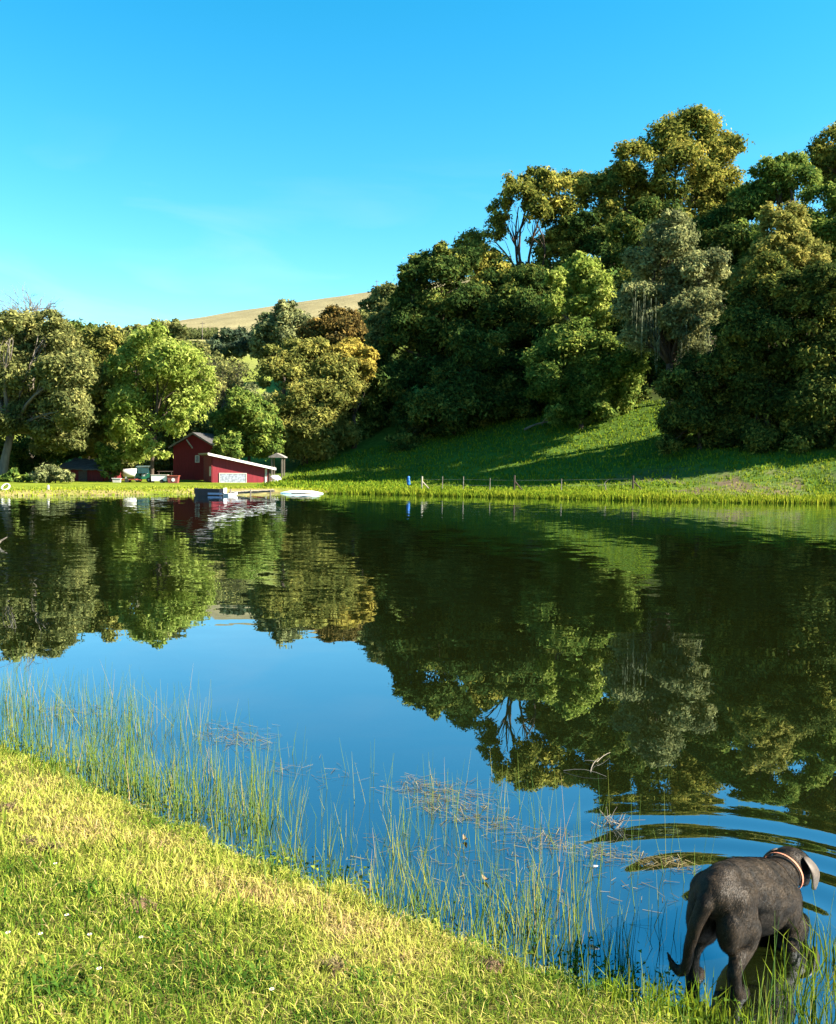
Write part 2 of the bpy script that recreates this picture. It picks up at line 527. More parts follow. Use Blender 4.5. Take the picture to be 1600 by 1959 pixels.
def water_material():
    m, n, l, out = mat_new('pond_water')
    geo = n.new('ShaderNodeNewGeometry')

    def math_(op, a, b=None, clamp=False):
        k = n.new('ShaderNodeMath'); k.operation = op; k.use_clamp = clamp
        for i, v in enumerate((a, b)):
            if v is None:
                continue
            if isinstance(v, (int, float)):
                k.inputs[i].default_value = v
            else:
                l.new(v, k.inputs[i])
        return k.outputs[0]

    def vec(op, a, b=None, scale=None):
        k = n.new('ShaderNodeVectorMath'); k.operation = op
        for i, v in enumerate((a, b)):
            if v is None:
                continue
            if isinstance(v, tuple):
                k.inputs[i].default_value = v
            else:
                l.new(v, k.inputs[i])
        if scale is not None:
            if isinstance(scale, (int, float)):
                k.inputs['Scale'].default_value = scale
            else:
                l.new(scale, k.inputs['Scale'])
        return k.outputs['Value'] if op in ('LENGTH',) else k.outputs[0]

    P = geo.outputs['Position']

    def noise(scale, detail, stretch=(1, 1, 1)):
        mp = n.new('ShaderNodeMapping'); mp.inputs['Scale'].default_value = stretch
        l.new(P, mp.inputs[0])
        k = n.new('ShaderNodeTexNoise'); k.inputs['Scale'].default_value = scale; k.inputs['Detail'].default_value = detail
        l.new(mp.outputs[0], k.inputs['Vector'])
        return k
    # breeze patches: ripples strongest in the middle of the pond, still water near the shore and the camera
    sep = n.new('ShaderNodeSeparateXYZ'); l.new(P, sep.inputs[0])
    br = noise(0.06, 2)
    mr = n.new('ShaderNodeMapRange'); mr.inputs[1].default_value = 0.35; mr.inputs[2].default_value = 0.65; mr.inputs[3].default_value = 0.35; mr.inputs[4].default_value = 1.0
    l.new(br.outputs['Fac'], mr.inputs[0])
    mid = n.new('ShaderNodeMapRange'); mid.interpolation_type = 'SMOOTHSTEP'
    mid.inputs[1].default_value = 8; mid.inputs[2].default_value = 20; mid.inputs[3].default_value = 0.10; mid.inputs[4].default_value = 1.0
    l.new(sep.outputs['Y'], mid.inputs[0])
    amp = math_('MULTIPLY', mr.outputs[0], mid.outputs[0])
    na = noise(2.7, 2, (0.55, 1, 1)); nb = noise(0.8, 2, (0.5, 1, 1))
    va = vec('SUBTRACT', na.outputs['Color'], (0.5, 0.5, 0.5)); vb = vec('SUBTRACT', nb.outputs['Color'], (0.5, 0.5, 0.5))
    va = vec('SCALE', va, scale=0.080); vb = vec('SCALE', vb, scale=0.012)
    vs = vec('SCALE', vec('ADD', va, vb), scale=amp)
    # rings spreading from the wading dog
    rel = vec('MULTIPLY', vec('SUBTRACT', P, (RIP.x, RIP.y, 0.0)), (1, 1, 0))
    ln = vec('LENGTH', rel)
    unit = vec('NORMALIZE', rel)
    ph = math_('MULTIPLY', ln, 2 * math.pi / 0.40)
    wv = math_('SINE', math_('ADD', ph, 0.6))
    fade = n.new('ShaderNodeMapRange'); fade.interpolation_type = 'SMOOTHSTEP'
    fade.inputs[1].default_value = 1.1; fade.inputs[2].default_value = 2.05; fade.inputs[3].default_value = 1.0; fade.inputs[4].default_value = 0.0
    l.new(ln, fade.inputs[0])
    rg = math_('MULTIPLY', math_('MULTIPLY', wv, fade.outputs[0]), 0.045)
    vr = vec('SCALE', unit, scale=rg)
    N = vec('NORMALIZE', vec('ADD', vec('MULTIPLY', vec('ADD', vs, vr), (1, 1, 0)), (0, 0, 1)))
    fr = n.new('ShaderNodeFresnel'); fr.inputs['IOR'].default_value = 1.9
    l.new(N, fr.inputs['Normal'])
    fac = math_('ADD', math_('MULTIPLY', fr.outputs[0], 0.85), 0.25, True)
    g = n.new('ShaderNodeBsdfGlossy'); g.inputs['Roughness'].default_value = 0.0; g.inputs['Color'].default_value = (0.82, 0.91, 1.0, 1)
    l.new(N, g.inputs['Normal'])
    d = n.new('ShaderNodeBsdfDiffuse'); d.inputs['Color'].default_value = (0.012, 0.018, 0.004, 1)
    t = n.new('ShaderNodeBsdfTransparent'); t.inputs['Color'].default_value = (0.34, 0.42, 0.34, 1)
    mx = n.new('ShaderNodeMixShader'); mx.inputs[0].default_value = 0.6
    l.new(d.outputs[0], mx.inputs[1]); l.new(t.outputs[0], mx.inputs[2])
    m2 = n.new('ShaderNodeMixShader')
    l.new(fac, m2.inputs[0]); l.new(mx.outputs[0], m2.inputs[1]); l.new(g.outputs[0], m2.inputs[2])
    l.new(m2.outputs[0], out.inputs[0])
    return m


# the water sheet follows the pond's outline, tucked a little under the banks
def build_water():
    c = PA.mean(axis=0)
    outl = []
    n = len(PA)
    for i in range(n):
        p0, p1, p2 = PA[i - 1], PA[i], PA[(i + 1) % n]
        t = (p2 - p0) / np.linalg.norm(p2 - p0)
        nn = np.array([t[1], -t[0]])
        q = p1 + nn * 0.25
        if pond_dist([q[0]], [q[1]])[0] < 0:
            q = p1 - nn * 0.25
        outl.append((q[0], q[1], 0.0))
    me = bpy.data.meshes.new('pond_water')
    me.from_pydata(outl, [], [tuple(range(n))])
    me.update()
    if me.polygons[0].normal.z < 0:
        me.flip_normals()
    o = link('pond_water', me, water_material())
    o['kind'] = 'structure'


build_water()

# ------------------------------------------------------------------ trees
def leaf_tris(pos, nrm, size, g, aspect=0.62):
    """one pointed leaf (triangle) per position, facing nrm, random spin"""
    n = len(pos)
    r = g.normal(size=(n, 3))
    t = np.cross(nrm, r); t /= np.linalg.norm(t, axis=1, keepdims=True) + 1e-9
    b = np.cross(nrm, t)
    s = (size * g.uniform(0.45, 1.55, n))[:, None]
    V = np.empty((n, 3, 3))
    V[:, 0] = pos + t * s * 0.8
    V[:, 1] = pos - t * s * 0.5 + b * s * aspect * 0.6
    V[:, 2] = pos - t * s * 0.5 - b * s * aspect * 0.6
    return V.reshape(-1, 3)


def crown_points(lobes, leaf, cover, g, clump=(0.22, 0.46), nclump=17, ragged=0.42):
    P, N, A = [], [], []
    for c, r in lobes:
        c = np.array(c)
        k = int(nclump * g.uniform(0.8, 1.2))
        d = g.normal(size=(k, 3)); d[:, 2] += 0.1
        d /= np.linalg.norm(d, axis=1, keepdims=True)
        cc = c + d * r * g.uniform(0.4, 0.78, (k, 1)) * np.array([1, 1, 0.9])
        cr = r * g.uniform(clump[0], clump[1], k)
        tone = g.uniform(0, 1, k)
        for q in range(k):
            n = int(4 * math.pi * cr[q] ** 2 * cover / (0.42 * leaf * leaf)) + 4
            dd = g.normal(size=(n, 3)); dd /= np.linalg.norm(dd, axis=1, keepdims=True)
            rad = cr[q] * (0.72 + ragged * g.normal(size=(n, 1)) * 0.7)
            p = cc[q] + dd * rad * np.array([1.1, 1.1, 0.8])
            rel = np.linalg.norm(p - c, axis=1) / r
            keep = (rel > 0.55) | (g.random(n) < 0.2)
            keep &= (p[:, 1] - c[1] < 0.3 * r) | (g.random(n) < 0.42)      # thinner on the side away from the pond
            p = p[keep]; dd = dd[keep]
            nn = dd * 0.7 + np.array([0, 0, 0.35]) + g.normal(size=p.shape) * 0.55
            nn /= np.linalg.norm(nn, axis=1, keepdims=True)
            P.append(p); N.append(nn)
            A.append(np.clip(0.55 * tone[q] + 0.6 * g.random(len(p)) - 0.08, 0, 1))
    return np.vstack(P), np.vstack(N), np.concatenate(A)


def limb(mb, a, b, r0, r1, g, bend=0.12, n=5, sides=6):
    a = Vector(a); b = Vector(b); L = (b - a).length
    o1 = Vector(g.normal(size=3)) * L * bend; o1.z = abs(o1.z)
    pts, rr = [], []
    for i in range(n + 1):
        t = i / n
        pts.append(a.lerp(b, t) + o1 * math.sin(math.pi * t)); rr.append(r0 * (1 - t) + r1 * t)
    mb.tube(pts, rr, sides)
    return pts


TREES = []


def tree(name, label, kind, d, lobes, base=None, cover=1.25, trunk_r=None, back=0.5, bark='bark', leaf=None, group=None, spread=0.55, moss=None, clump=(0.22, 0.46), nclump=17, ragged=0.42, seed=None, cat='tree', fork=0.35):
    """lobes: (across, up, radius) of the foliage masses as seen at distance d; each gets its own depth"""
    g = np.random.default_rng(seed if seed is not None else len(TREES) + 101)
    TREES.append(name)
    sc = d / F_PX
    pxs = [q[0] for q in lobes]
    bx = base if base is not None else sum(pxs) / len(pxs)
    wpx = (max(q[0] + q[2] for q in lobes) - min(q[0] - q[2] for q in lobes)) / 2
    half = wpx * sc
    bp = at(bx, 890, d)
    B = Vector((bp.x, d, 0)); B.z = gz(B.x, B.y) - 0.1
    L = []
    lobes = [(a, b_, c * 1.27) for a, b_, c in lobes]
    for (px, py, r) in lobes:
        dy = g.uniform(-1, 1) * spread * half * 0.7
        c = at(px, py, d + dy)
        L.append((tuple(c), r * sc * (1 + dy / d)))
    nb = int(len(lobes) * back)
    for k in g.permutation(len(lobes))[:nb]:
        px, py, r = lobes[k]
        dy = half * g.uniform(0.5, 1.0)
        c = at(px + (bx - px) * 0.2, py + r * 0.15, d + dy)
        L.append((tuple(c), r * sc * 0.95))
    # foliage never dips under the slope
    L = [((c[0], c[1], max(c[2], gz(c[0], c[1]) + 0.45 * r)), r) for c, r in L]
    root = thing(name, label, cat, B, 0.0, group)
    ls = leaf if leaf else 0.0028 * d
    P, N, A = crown_points(L, ls, cover, g, clump, nclump, ragged)
    V = leaf_tris(P - np.array(B), N, ls, g)
    me = mesh_np('crown', V, np.arange(len(V)), 3, {'rnd': A})
    link('crown', me, LEAF[kind], root)
    # trunk that forks into one limb for each foliage mass
    top = max(c[2] for c, r in L) - B.z
    tr = trunk_r if trunk_r else 0.019 * top + 0.05
    cx = sum(c[0] for c, r in L) / len(L) - B.x; cy = sum(c[1] for c, r in L) / len(L) - B.y
    fk = Vector((cx * 0.35, cy * 0.35, top * fork))
    mb = MB()
    mb.tube([(0, 0, -0.3), (fk.x * 0.1, fk.y * 0.1, fk.z * 0.12), (fk.x * 0.45, fk.y * 0.5, fk.z * 0.55), tuple(fk)], [tr * 1.5, tr * 1.05, tr * 0.85, tr * 0.75], 8)
    for c, r in L:
        e = fk.lerp(Vector(c) - B, 0.86)
        pts = limb(mb, fk, e, tr * 0.5, tr * 0.13, g, 0.08)
        for _ in range(4):
            dv = Vector(g.normal(size=3)).normalized() * r * 0.55
            limb(mb, pts[3], e + dv, tr * 0.14, tr * 0.03, g, 0.1, 3, 4)
    mb.build('trunk', M[bark], root, smooth=True)
    if moss:
        hang_moss(root, B, moss, d, g)
    return root


def hang_moss(root, B, spots, d, g):
    P, N, A, Vs = [], [], [], []
    for (px, py, w, ln) in spots:
        for _ in range(int(w * 2.4)):
            p = at(px + g.uniform(-w, w), py + g.uniform(-32, 14), d - g.uniform(0.2, 3.4))
            L = ln * d / F_PX * g.uniform(0.35, 1.0)
            wd = 0.03 + 0.035 * g.random()
            o = np.array(p) - np.array(B)
            n = 4
            a = g.uniform(0, math.pi); dx = np.array([math.cos(a), math.sin(a), 0]) * wd
            sway = g.normal(size=3) * 0.06
            for i in range(n):
                t0, t1 = i / n, (i + 1) / n
                q0 = o + np.array([0, 0, -L * t0]) + sway * t0; q1 = o + np.array([0, 0, -L * t1]) + sway * t1 + g.normal(size=3) * 0.03
                Vs += [q0 - dx * (1 - t0 * 0.7), q0 + dx * (1 - t0 * 0.7), q1]
                A.append(g.random())
    V = np.array(Vs)
    me = mesh_np('hanging_lichen', V, np.arange(len(V)), 3, {'rnd': np.array(A)})
    link('hanging_lichen', me, LEAF['lichen'], root)['kind'] = 'stuff'


def bare_tree(name, label, d, base, tips, bark='twig', r0=0.28, leafkind=None, depth=4, seed=3, fork_py=None):
    """leafless or nearly leafless tree: limbs fork again and again towards the tips"""
    g = np.random.default_rng(seed)
    B = at(base, 890, d); B = Vector((B.x, d, gz(B.x, d) - 0.1))
    root = thing(name, label, 'tree', B)
    mb = MB()
    twigs = []
    fpy = fork_py or 760
    fk = at(base, fpy, d) - B
    mb.tube([(0, 0, -0.2), (fk.x * 0.4, 0, fk.z * 0.5), tuple(fk)], [r0 * 1.3, r0, r0 * 0.8], 7)

    def grow(p, dirv, L, r, k):
        e = p + dirv * L + Vector(g.normal(size=3)) * L * 0.12
        limb(mb, p, e, r, r * 0.6, g, 0.08, 3, 4 if k < 3 else 5)
        if k == 0:
            twigs.append(e); return
        for _ in range(3):
            nd = (dirv + Vector(g.normal(size=3)) * 0.42 + Vector((0, 0, 0.12))).normalized()
            grow(p.lerp(e, g.uniform(0.55, 1.0)), nd, L * g.uniform(0.6, 0.8), r * 0.55, k - 1)
    for (px, py) in tips:
        tgt = at(px, py, d + g.uniform(-2, 2)) - B
        v = tgt - fk
        grow(fk, v.normalized(), v.length * 0.42, r0 * 0.5, depth)
    mb.build('trunk', M[bark], root, smooth=False)
    if leafkind and twigs:
        T = np.array([tuple(t) for t in twigs])
        P = np.repeat(T, 6, 0) + g.normal(size=(len(T) * 6, 3)) * 0.35
        N = g.normal(size=P.shape); N /= np.linalg.norm(N, axis=1, keepdims=True)
        V = leaf_tris(P, N, 0.0022 * d, g)
        link('crown', mesh_np('crown', V, np.arange(len(V)), 3, {'rnd': g.random(len(P))}), LEAF[leafkind], root)
    return root


# far trees on the open hill
tree('oak', 'small hazy blue oak alone on the hilltop skyline', 'blue', 330, [(742, 560, 11), (733, 564, 7), (752, 562, 9)], cover=1.6, back=0.3)
tree('oak', 'dark blue-green tree clump on the hillside below the vine rows', 'blue', 255, [(440, 645, 19), (418, 655, 14), (462, 648, 18), (432, 662, 14), (452, 660, 18)], cover=1.6, back=0.3)
tree('oak', 'tall grey-green round tree on the green field in front of the bare ridge', 'moss', 178,
     [(545, 612, 30), (512, 640, 26), (565, 640, 34), (532, 662, 34), (590, 625, 20), (545, 588, 16), (500, 665, 20), (580, 662, 26), (515, 612, 16)], cover=1.3)
tree('oak', 'rust-brown oak on the hillside above the golden trees', 'brown', 165,
     [(640, 610, 22), (672, 622, 24), (606, 628, 20), (648, 640, 28), (690, 642, 18), (618, 646, 20), (655, 604, 14), (590, 640, 16)], cover=1.5, clump=(0.34, 0.52))
tree('oak', 'olive oak on the hillside right of the rust-brown oak', 'olive', 195, [(708, 592, 20), (732, 600, 24), (700, 615, 20), (738, 625, 24), (715, 630, 20), (750, 590, 16)], cover=1.5)
tree('oak', 'olive oak tucked against the dark left shoulder of the wooded hill', 'olive', 130, [(724, 622, 22), (744, 602, 20), (740, 650, 24), (716, 652, 18), (730, 590, 13), (752, 630, 20), (728, 680, 20)], cover=1.3)
tree('hillside_tree', 'small wispy tree on the skyline above the bright green tree', 'olive', 185, [(334, 622, 10), (324, 628, 9), (343, 628, 8)], cover=1.0, back=0.3)
tree('oak', 'gold-leaved tree glowing below the rust-brown oak', 'gold', 107,
     [(672, 672, 24), (700, 680, 20), (645, 680, 24), (690, 705, 24), (655, 705, 24), (705, 700, 14)], cover=1.4)
tree('oak', 'broad olive and gold oak behind the low red boathouse', 'yellow', 104,
     [(540, 710, 34), (590, 690, 36), (640, 715, 36), (560, 760, 42), (620, 770, 44), (600, 820, 44), (555, 830, 38), (530, 680, 20), (515, 720, 22), (570, 672, 24), (610, 665, 18), (660, 745, 28), (535, 800, 28), (580, 862, 28), (545, 858, 22), (620, 858, 28), (655, 830, 26)], cover=1.25)
bare_tree('bare_oak', 'grey leafless oak with crooked limbs in the gap above the barn', 122, 425, [(415, 690), (445, 680), (470, 700), (400, 720), (455, 720), (430, 700)], 'bark_grey', 0.3, 'olive', 4, 5, 790)
tree('hillside_tree', 'olive thicket behind the grey leafless oak', 'olive', 128, [(395, 720, 26), (410, 690, 18), (425, 750, 24), (385, 690, 22), (400, 765, 26), (440, 775, 18)], cover=1.1)
tree('oak', 'rounded mid-green oak right behind the red barn', 'green', 97,
     [(470, 785, 34), (500, 815, 32), (442, 815, 30), (482, 845, 36), (514, 850, 22), (458, 760, 20), (430, 800, 18), (505, 785, 18), (450, 850, 26), (520, 820, 18)], cover=1.4)
tree('shrub', 'green bush between the barn and the boathouse roof', 'green', 90.5, [(424, 846, 13), (438, 850, 14), (418, 862, 11), (450, 862, 14), (432, 866, 14), (446, 838, 12)], cover=1.3, cat='shrub', base=432)
tree('oak', 'grey-green tree on the field above the barn', 'moss', 150, [(440, 735, 20), (470, 752, 20), (500, 765, 20), (410, 740, 24), (425, 720, 16)], cover=1.2)
tree('oak', 'dusky green tree row left of the tall grey-green tree', 'blue', 215, [(480, 660, 18), (500, 650, 18), (460, 668, 16), (408, 664, 14), (392, 668, 12), (425, 672, 14), (446, 672, 16)], cover=1.4, back=0.3)
# left bank
bare_tree('bare_tree', 'tall twiggy bare tree topping the skyline behind the leaning oak', 98, 60, [(10, 585), (40, 560), (70, 545), (100, 570), (125, 590), (60, 575), (-15, 590), (85, 590)], 'twig', 0.3, None, 4, 9, 690)
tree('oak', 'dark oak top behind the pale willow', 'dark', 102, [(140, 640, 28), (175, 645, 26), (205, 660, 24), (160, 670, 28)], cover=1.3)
tree('oak', 'olive oak top behind the bright green tree', 'olive', 104, [(270, 650, 26), (310, 632, 20), (340, 645, 24), (240, 645, 20), (365, 670, 24), (225, 640, 14)], cover=1.3)
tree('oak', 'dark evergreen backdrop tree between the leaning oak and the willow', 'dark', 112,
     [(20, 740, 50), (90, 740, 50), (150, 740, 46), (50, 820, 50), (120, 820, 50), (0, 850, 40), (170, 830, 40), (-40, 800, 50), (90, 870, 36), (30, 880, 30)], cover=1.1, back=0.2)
tree('oak', 'olive backdrop tree behind the bright green tree and the cart', 'olive', 112,
     [(220, 740, 46), (290, 730, 50), (350, 740, 46), (240, 820, 48), (310, 820, 50), (370, 810, 40), (390, 760, 34), (270, 870, 36), (340, 870, 34), (210, 870, 32)], cover=1.1, back=0.2)
tree('leaning_oak', 'big olive oak with leaning grey trunk at the left edge', 'olive', 79,
     [(35, 645, 44), (105, 650, 40), (60, 720, 58), (120, 720, 46), (0, 690, 50), (20, 615, 20), (95, 615, 22), (130, 780, 40), (70, 790, 44), (-40, 740, 55), (-20, 800, 40), (110, 830, 34), (150, 690, 24), (-50, 660, 40), (140, 840, 24)], base=2, cover=1.35, trunk_r=0.42, bark='bark_grey', fork=0.3)
tree('willow', 'pale yellow-green willow between the leaning oak and the bright green tree', 'yellow', 88,
     [(190, 680, 34), (185, 735, 38), (180, 790, 36), (210, 650, 24), (170, 650, 22), (190, 840, 34), (215, 760, 30), (165, 840, 20), (205, 700, 28)], cover=1.0, ragged=0.45)
tree('bright_tree', 'fresh bright green tree standing beside the parked utility cart', 'bright', 82,
     [(290, 665, 38), (340, 690, 40), (248, 700, 38), (310, 740, 54), (240, 770, 40), (370, 755, 34), (270, 815, 38), (335, 805, 28), (300, 635, 18), (382, 788, 20), (225, 815, 24), (395, 720, 20), (250, 860, 26), (305, 862, 20)], base=290, cover=0.8, ragged=0.5, trunk_r=0.2, nclump=15)
tree('shrub', 'dark leafy bush crowding the end of the small red shed', 'green', 83, [(205, 880, 18), (198, 862, 14), (218, 872, 14), (208, 900, 16), (222, 895, 12)], cover=1.3, cat='shrub')
tree('shrub', 'pale rounded bush on the bank in front of the small shed', 'moss', 75, [(95, 905, 17), (75, 910, 13), (118, 910, 12), (135, 914, 8)], cover=1.3, cat='shrub')
tree('shrub', 'low shrub at the foot of the leaning oak', 'green', 75, [(28, 912, 13), (48, 916, 9), (10, 916, 10)], cover=1.2, cat='shrub')
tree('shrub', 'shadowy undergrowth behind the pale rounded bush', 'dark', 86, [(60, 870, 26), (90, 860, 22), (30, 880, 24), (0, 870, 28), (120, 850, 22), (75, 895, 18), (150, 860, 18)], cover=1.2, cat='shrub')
tree('shrub', 'olive thicket behind the parked utility cart', 'olive', 98, [(240, 880, 22), (270, 890, 18), (300, 880, 22), (320, 890, 16), (345, 870, 20), (225, 900, 14)], cover=1.2, cat='shrub')

# wooded hill, from the dark foot at the middle to the right edge
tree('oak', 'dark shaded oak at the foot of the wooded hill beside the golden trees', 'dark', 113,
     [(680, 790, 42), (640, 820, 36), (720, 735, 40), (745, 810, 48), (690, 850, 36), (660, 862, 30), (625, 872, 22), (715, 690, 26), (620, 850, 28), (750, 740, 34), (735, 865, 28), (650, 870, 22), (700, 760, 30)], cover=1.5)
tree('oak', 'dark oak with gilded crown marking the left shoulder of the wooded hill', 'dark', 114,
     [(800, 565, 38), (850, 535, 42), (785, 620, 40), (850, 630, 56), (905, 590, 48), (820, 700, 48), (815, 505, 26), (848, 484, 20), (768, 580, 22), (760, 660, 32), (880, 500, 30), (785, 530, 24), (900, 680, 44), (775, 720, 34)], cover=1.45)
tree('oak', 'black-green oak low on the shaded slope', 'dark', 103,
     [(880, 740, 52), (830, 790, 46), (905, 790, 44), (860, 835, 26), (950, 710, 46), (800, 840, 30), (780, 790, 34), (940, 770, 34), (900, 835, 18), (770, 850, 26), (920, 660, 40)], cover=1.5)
tree('oak', 'open-crowned oak with sky showing between its limbs', 'oak', 122,
     [(935, 440, 28), (990, 365, 32), (1050, 360, 34), (920, 500, 34), (1080, 420, 36), (960, 400, 26), (1030, 400, 28), (1020, 345, 22), (1090, 360, 28), (930, 560, 40), (1060, 500, 36), (1100, 480, 34), (1035, 470, 22), (945, 520, 30), (1000, 535, 34), (895, 470, 24), (1070, 460, 26), (965, 545, 30)], cover=0.95, back=0.25)
tree('oak', 'towering oak crowning the wooded hill', 'oak', 126,
     [(1320, 255, 42), (1268, 278, 40), (1365, 300, 42), (1215, 308, 36), (1300, 340, 54), (1195, 350, 38), (1375, 360, 42), (1145, 370, 38), (1240, 390, 42), (1335, 228, 22), (1330, 430, 48), (1385, 280, 26), (1130, 440, 30), (1230, 460, 32), (1270, 430, 36), (1160, 410, 26), (1115, 350, 24)], cover=1.15, back=0.3, clump=(0.28, 0.44))
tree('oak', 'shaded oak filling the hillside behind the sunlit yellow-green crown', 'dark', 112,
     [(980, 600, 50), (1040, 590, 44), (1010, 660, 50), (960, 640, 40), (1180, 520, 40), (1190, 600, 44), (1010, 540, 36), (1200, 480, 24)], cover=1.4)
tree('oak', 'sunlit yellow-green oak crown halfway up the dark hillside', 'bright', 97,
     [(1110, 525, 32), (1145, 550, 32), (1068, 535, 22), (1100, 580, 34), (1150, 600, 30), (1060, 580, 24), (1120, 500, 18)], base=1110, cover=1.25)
tree('oak', 'deep green oak overhanging the lit patch of slope', 'green', 94,
     [(1080, 670, 48), (1040, 730, 38), (1130, 730, 44), (1030, 690, 28), (1165, 680, 40), (1100, 640, 36), (1180, 750, 36), (1085, 770, 28), (1200, 700, 34), (1060, 792, 22), (1110, 795, 22), (1150, 785, 24)], cover=1.3)
tree('mossy_oak', 'grey-green oak draped in long hanging lichen', 'moss', 85,
     [(1290, 460, 42), (1340, 525, 42), (1235, 500, 38), (1290, 545, 54), (1225, 580, 40), (1350, 590, 40), (1260, 640, 36), (1290, 425, 22), (1320, 650, 34), (1215, 640, 28), (1250, 450, 22), (1300, 600, 40)], cover=1.15,
     moss=[(1240, 600, 22, 90), (1256, 655, 7, 70), (1310, 650, 14, 50), (1222, 575, 14, 60), (1350, 640, 10, 40)])
tree('oak', 'dark evergreen oak at the slope edge below the lichen-draped oak', 'evergreen', 80,
     [(1350, 715, 44), (1330, 785, 42), (1300, 735, 34), (1400, 780, 48), (1320, 832, 30), (1380, 835, 34), (1285, 800, 28), (1400, 690, 44), (1280, 850, 18)], cover=1.45)
tree('oak', 'broad evergreen oak with foliage down to the bank', 'evergreen', 77,
     [(1450, 575, 48), (1480, 660, 58), (1410, 630, 42), (1470, 760, 58), (1440, 840, 40), (1510, 840, 42), (1420, 700, 44), (1520, 700, 50), (1500, 560, 40), (1470, 520, 34)], cover=1.4)
tree('oak', 'large evergreen oak filling the right edge above the dirt bank', 'evergreen', 74,
     [(1560, 600, 50), (1590, 680, 60), (1570, 770, 56), (1600, 830, 50), (1620, 620, 56), (1550, 830, 38), (1640, 740, 60), (1580, 540, 40), (1660, 820, 50), (1650, 560, 50)], cover=1.4)
tree('oak', 'rounded olive-yellow crown above the broad evergreen oak', 'yellow', 94,
     [(1490, 440, 34), (1520, 415, 28), (1468, 485, 30), (1440, 520, 30), (1545, 500, 38), (1515, 470, 34), (1400, 540, 30), (1480, 410, 20)], cover=1.2, base=1490)
tree('leafy_tree', 'fresh green leafy tree on the skyline right of the towering oak', 'green', 104,
     [(1480, 350, 34), (1535, 345, 34), (1440, 375, 34), (1575, 390, 40), (1420, 420, 36), (1495, 310, 16), (1460, 322, 20), (1550, 440, 40), (1590, 460, 42), (1520, 310, 20), (1440, 470, 36), (1400, 470, 34), (1630, 420, 44)], cover=1.15, ragged=0.4)
tree('oak', 'dark oak rising into the sky at the top right corner', 'oak', 120,
     [(1590, 275, 32), (1625, 320, 44), (1570, 300, 20), (1650, 280, 44), (1600, 340, 34), (1690, 340, 50)], cover=1.3)
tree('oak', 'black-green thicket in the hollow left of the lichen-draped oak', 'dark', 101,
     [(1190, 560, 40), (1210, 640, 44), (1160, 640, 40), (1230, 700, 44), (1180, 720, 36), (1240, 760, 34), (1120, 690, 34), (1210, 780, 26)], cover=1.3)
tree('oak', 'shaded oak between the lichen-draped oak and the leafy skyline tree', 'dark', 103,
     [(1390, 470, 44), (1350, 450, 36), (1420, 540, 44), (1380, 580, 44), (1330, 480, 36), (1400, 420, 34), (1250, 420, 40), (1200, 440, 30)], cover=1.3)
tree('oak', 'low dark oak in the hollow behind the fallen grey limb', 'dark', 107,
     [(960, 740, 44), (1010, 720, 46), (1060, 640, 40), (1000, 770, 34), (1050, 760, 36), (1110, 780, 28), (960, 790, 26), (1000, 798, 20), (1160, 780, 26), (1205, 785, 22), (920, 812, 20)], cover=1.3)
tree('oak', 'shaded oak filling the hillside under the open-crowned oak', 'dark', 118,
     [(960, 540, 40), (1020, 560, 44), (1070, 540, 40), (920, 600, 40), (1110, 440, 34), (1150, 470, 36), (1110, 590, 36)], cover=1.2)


# ------------------------------------------------------------------ buildings on the left bank
def place(px, d):
    p = at(px, 900, d)
    return Vector((p.x, d, gz(p.x, d)))


def gable_house(name, label, cat, loc, rz, w, dep, eave, ridge, wall, roof, trim, over=0.35):
    """front (gable) looks along -Y before rotation"""
    t = thing(name, label, cat, loc, rz)
    m = MB()
    m.poly_prism([(-w / 2, 0, -0.3), (w / 2, 0, -0.3), (w / 2, 0, eave), (0, 0, ridge), (-w / 2, 0, eave)], (0, dep, 0))
    m.build('wall', M[wall], t)
    k = (ridge - eave) / (w / 2)
    for s in (-1, 1):
        e = w / 2 + over
        a = [(0, -over, ridge + 0.02), (s * e, -over, ridge - k * e + 0.02), (s * e, -over, ridge - k * e + 0.16), (0, -over, ridge + 0.17)]
        MB().poly_prism(a, (0, dep + 2 * over, 0)).build('roof', M[roof], t)
        f = [(0, -over - 0.05, ridge - 0.02), (s * e, -over - 0.05, ridge - k * e - 0.02), (s * e, -over - 0.05, ridge - k * e + 0.17), (0, -over - 0.05, ridge + 0.18)]
        MB().poly_prism(f, (0, 0.045, 0)).build('barge_board', M[trim], t)
    return t


def window(parent, x, y, z, w, h, frame='white', pane='pane', bars=0):
    f = MB()
    b = 0.07
    f.box(x - w / 2 - b, x + w / 2 + b, y - 0.06, y - 0.005, z + h, z + h + b)
    f.box(x - w / 2 - b, x + w / 2 + b, y - 0.08, y - 0.005, z - b, z)
    f.box(x - w / 2 - b, x - w / 2, y - 0.06, y - 0.005, z, z + h)
    f.box(x + w / 2, x + w / 2 + b, y - 0.06, y - 0.005, z, z + h)
    for k in range(bars):
        xx = x - w / 2 + w * (k + 1) / (bars + 1)
        f.box(xx - 0.02, xx + 0.02, y - 0.05, y - 0.005, z, z + h)
    o = f.build('window', M[frame], parent)
    for k in range(bars + 1):
        x0 = x - w / 2 + w * k / (bars + 1) + 0.02; x1 = x - w / 2 + w * (k + 1) / (bars + 1) - 0.02
        MB().box(x0, x1, y - 0.03, y - 0.008, z, z + h).build('pane', M[pane], o)
    return o


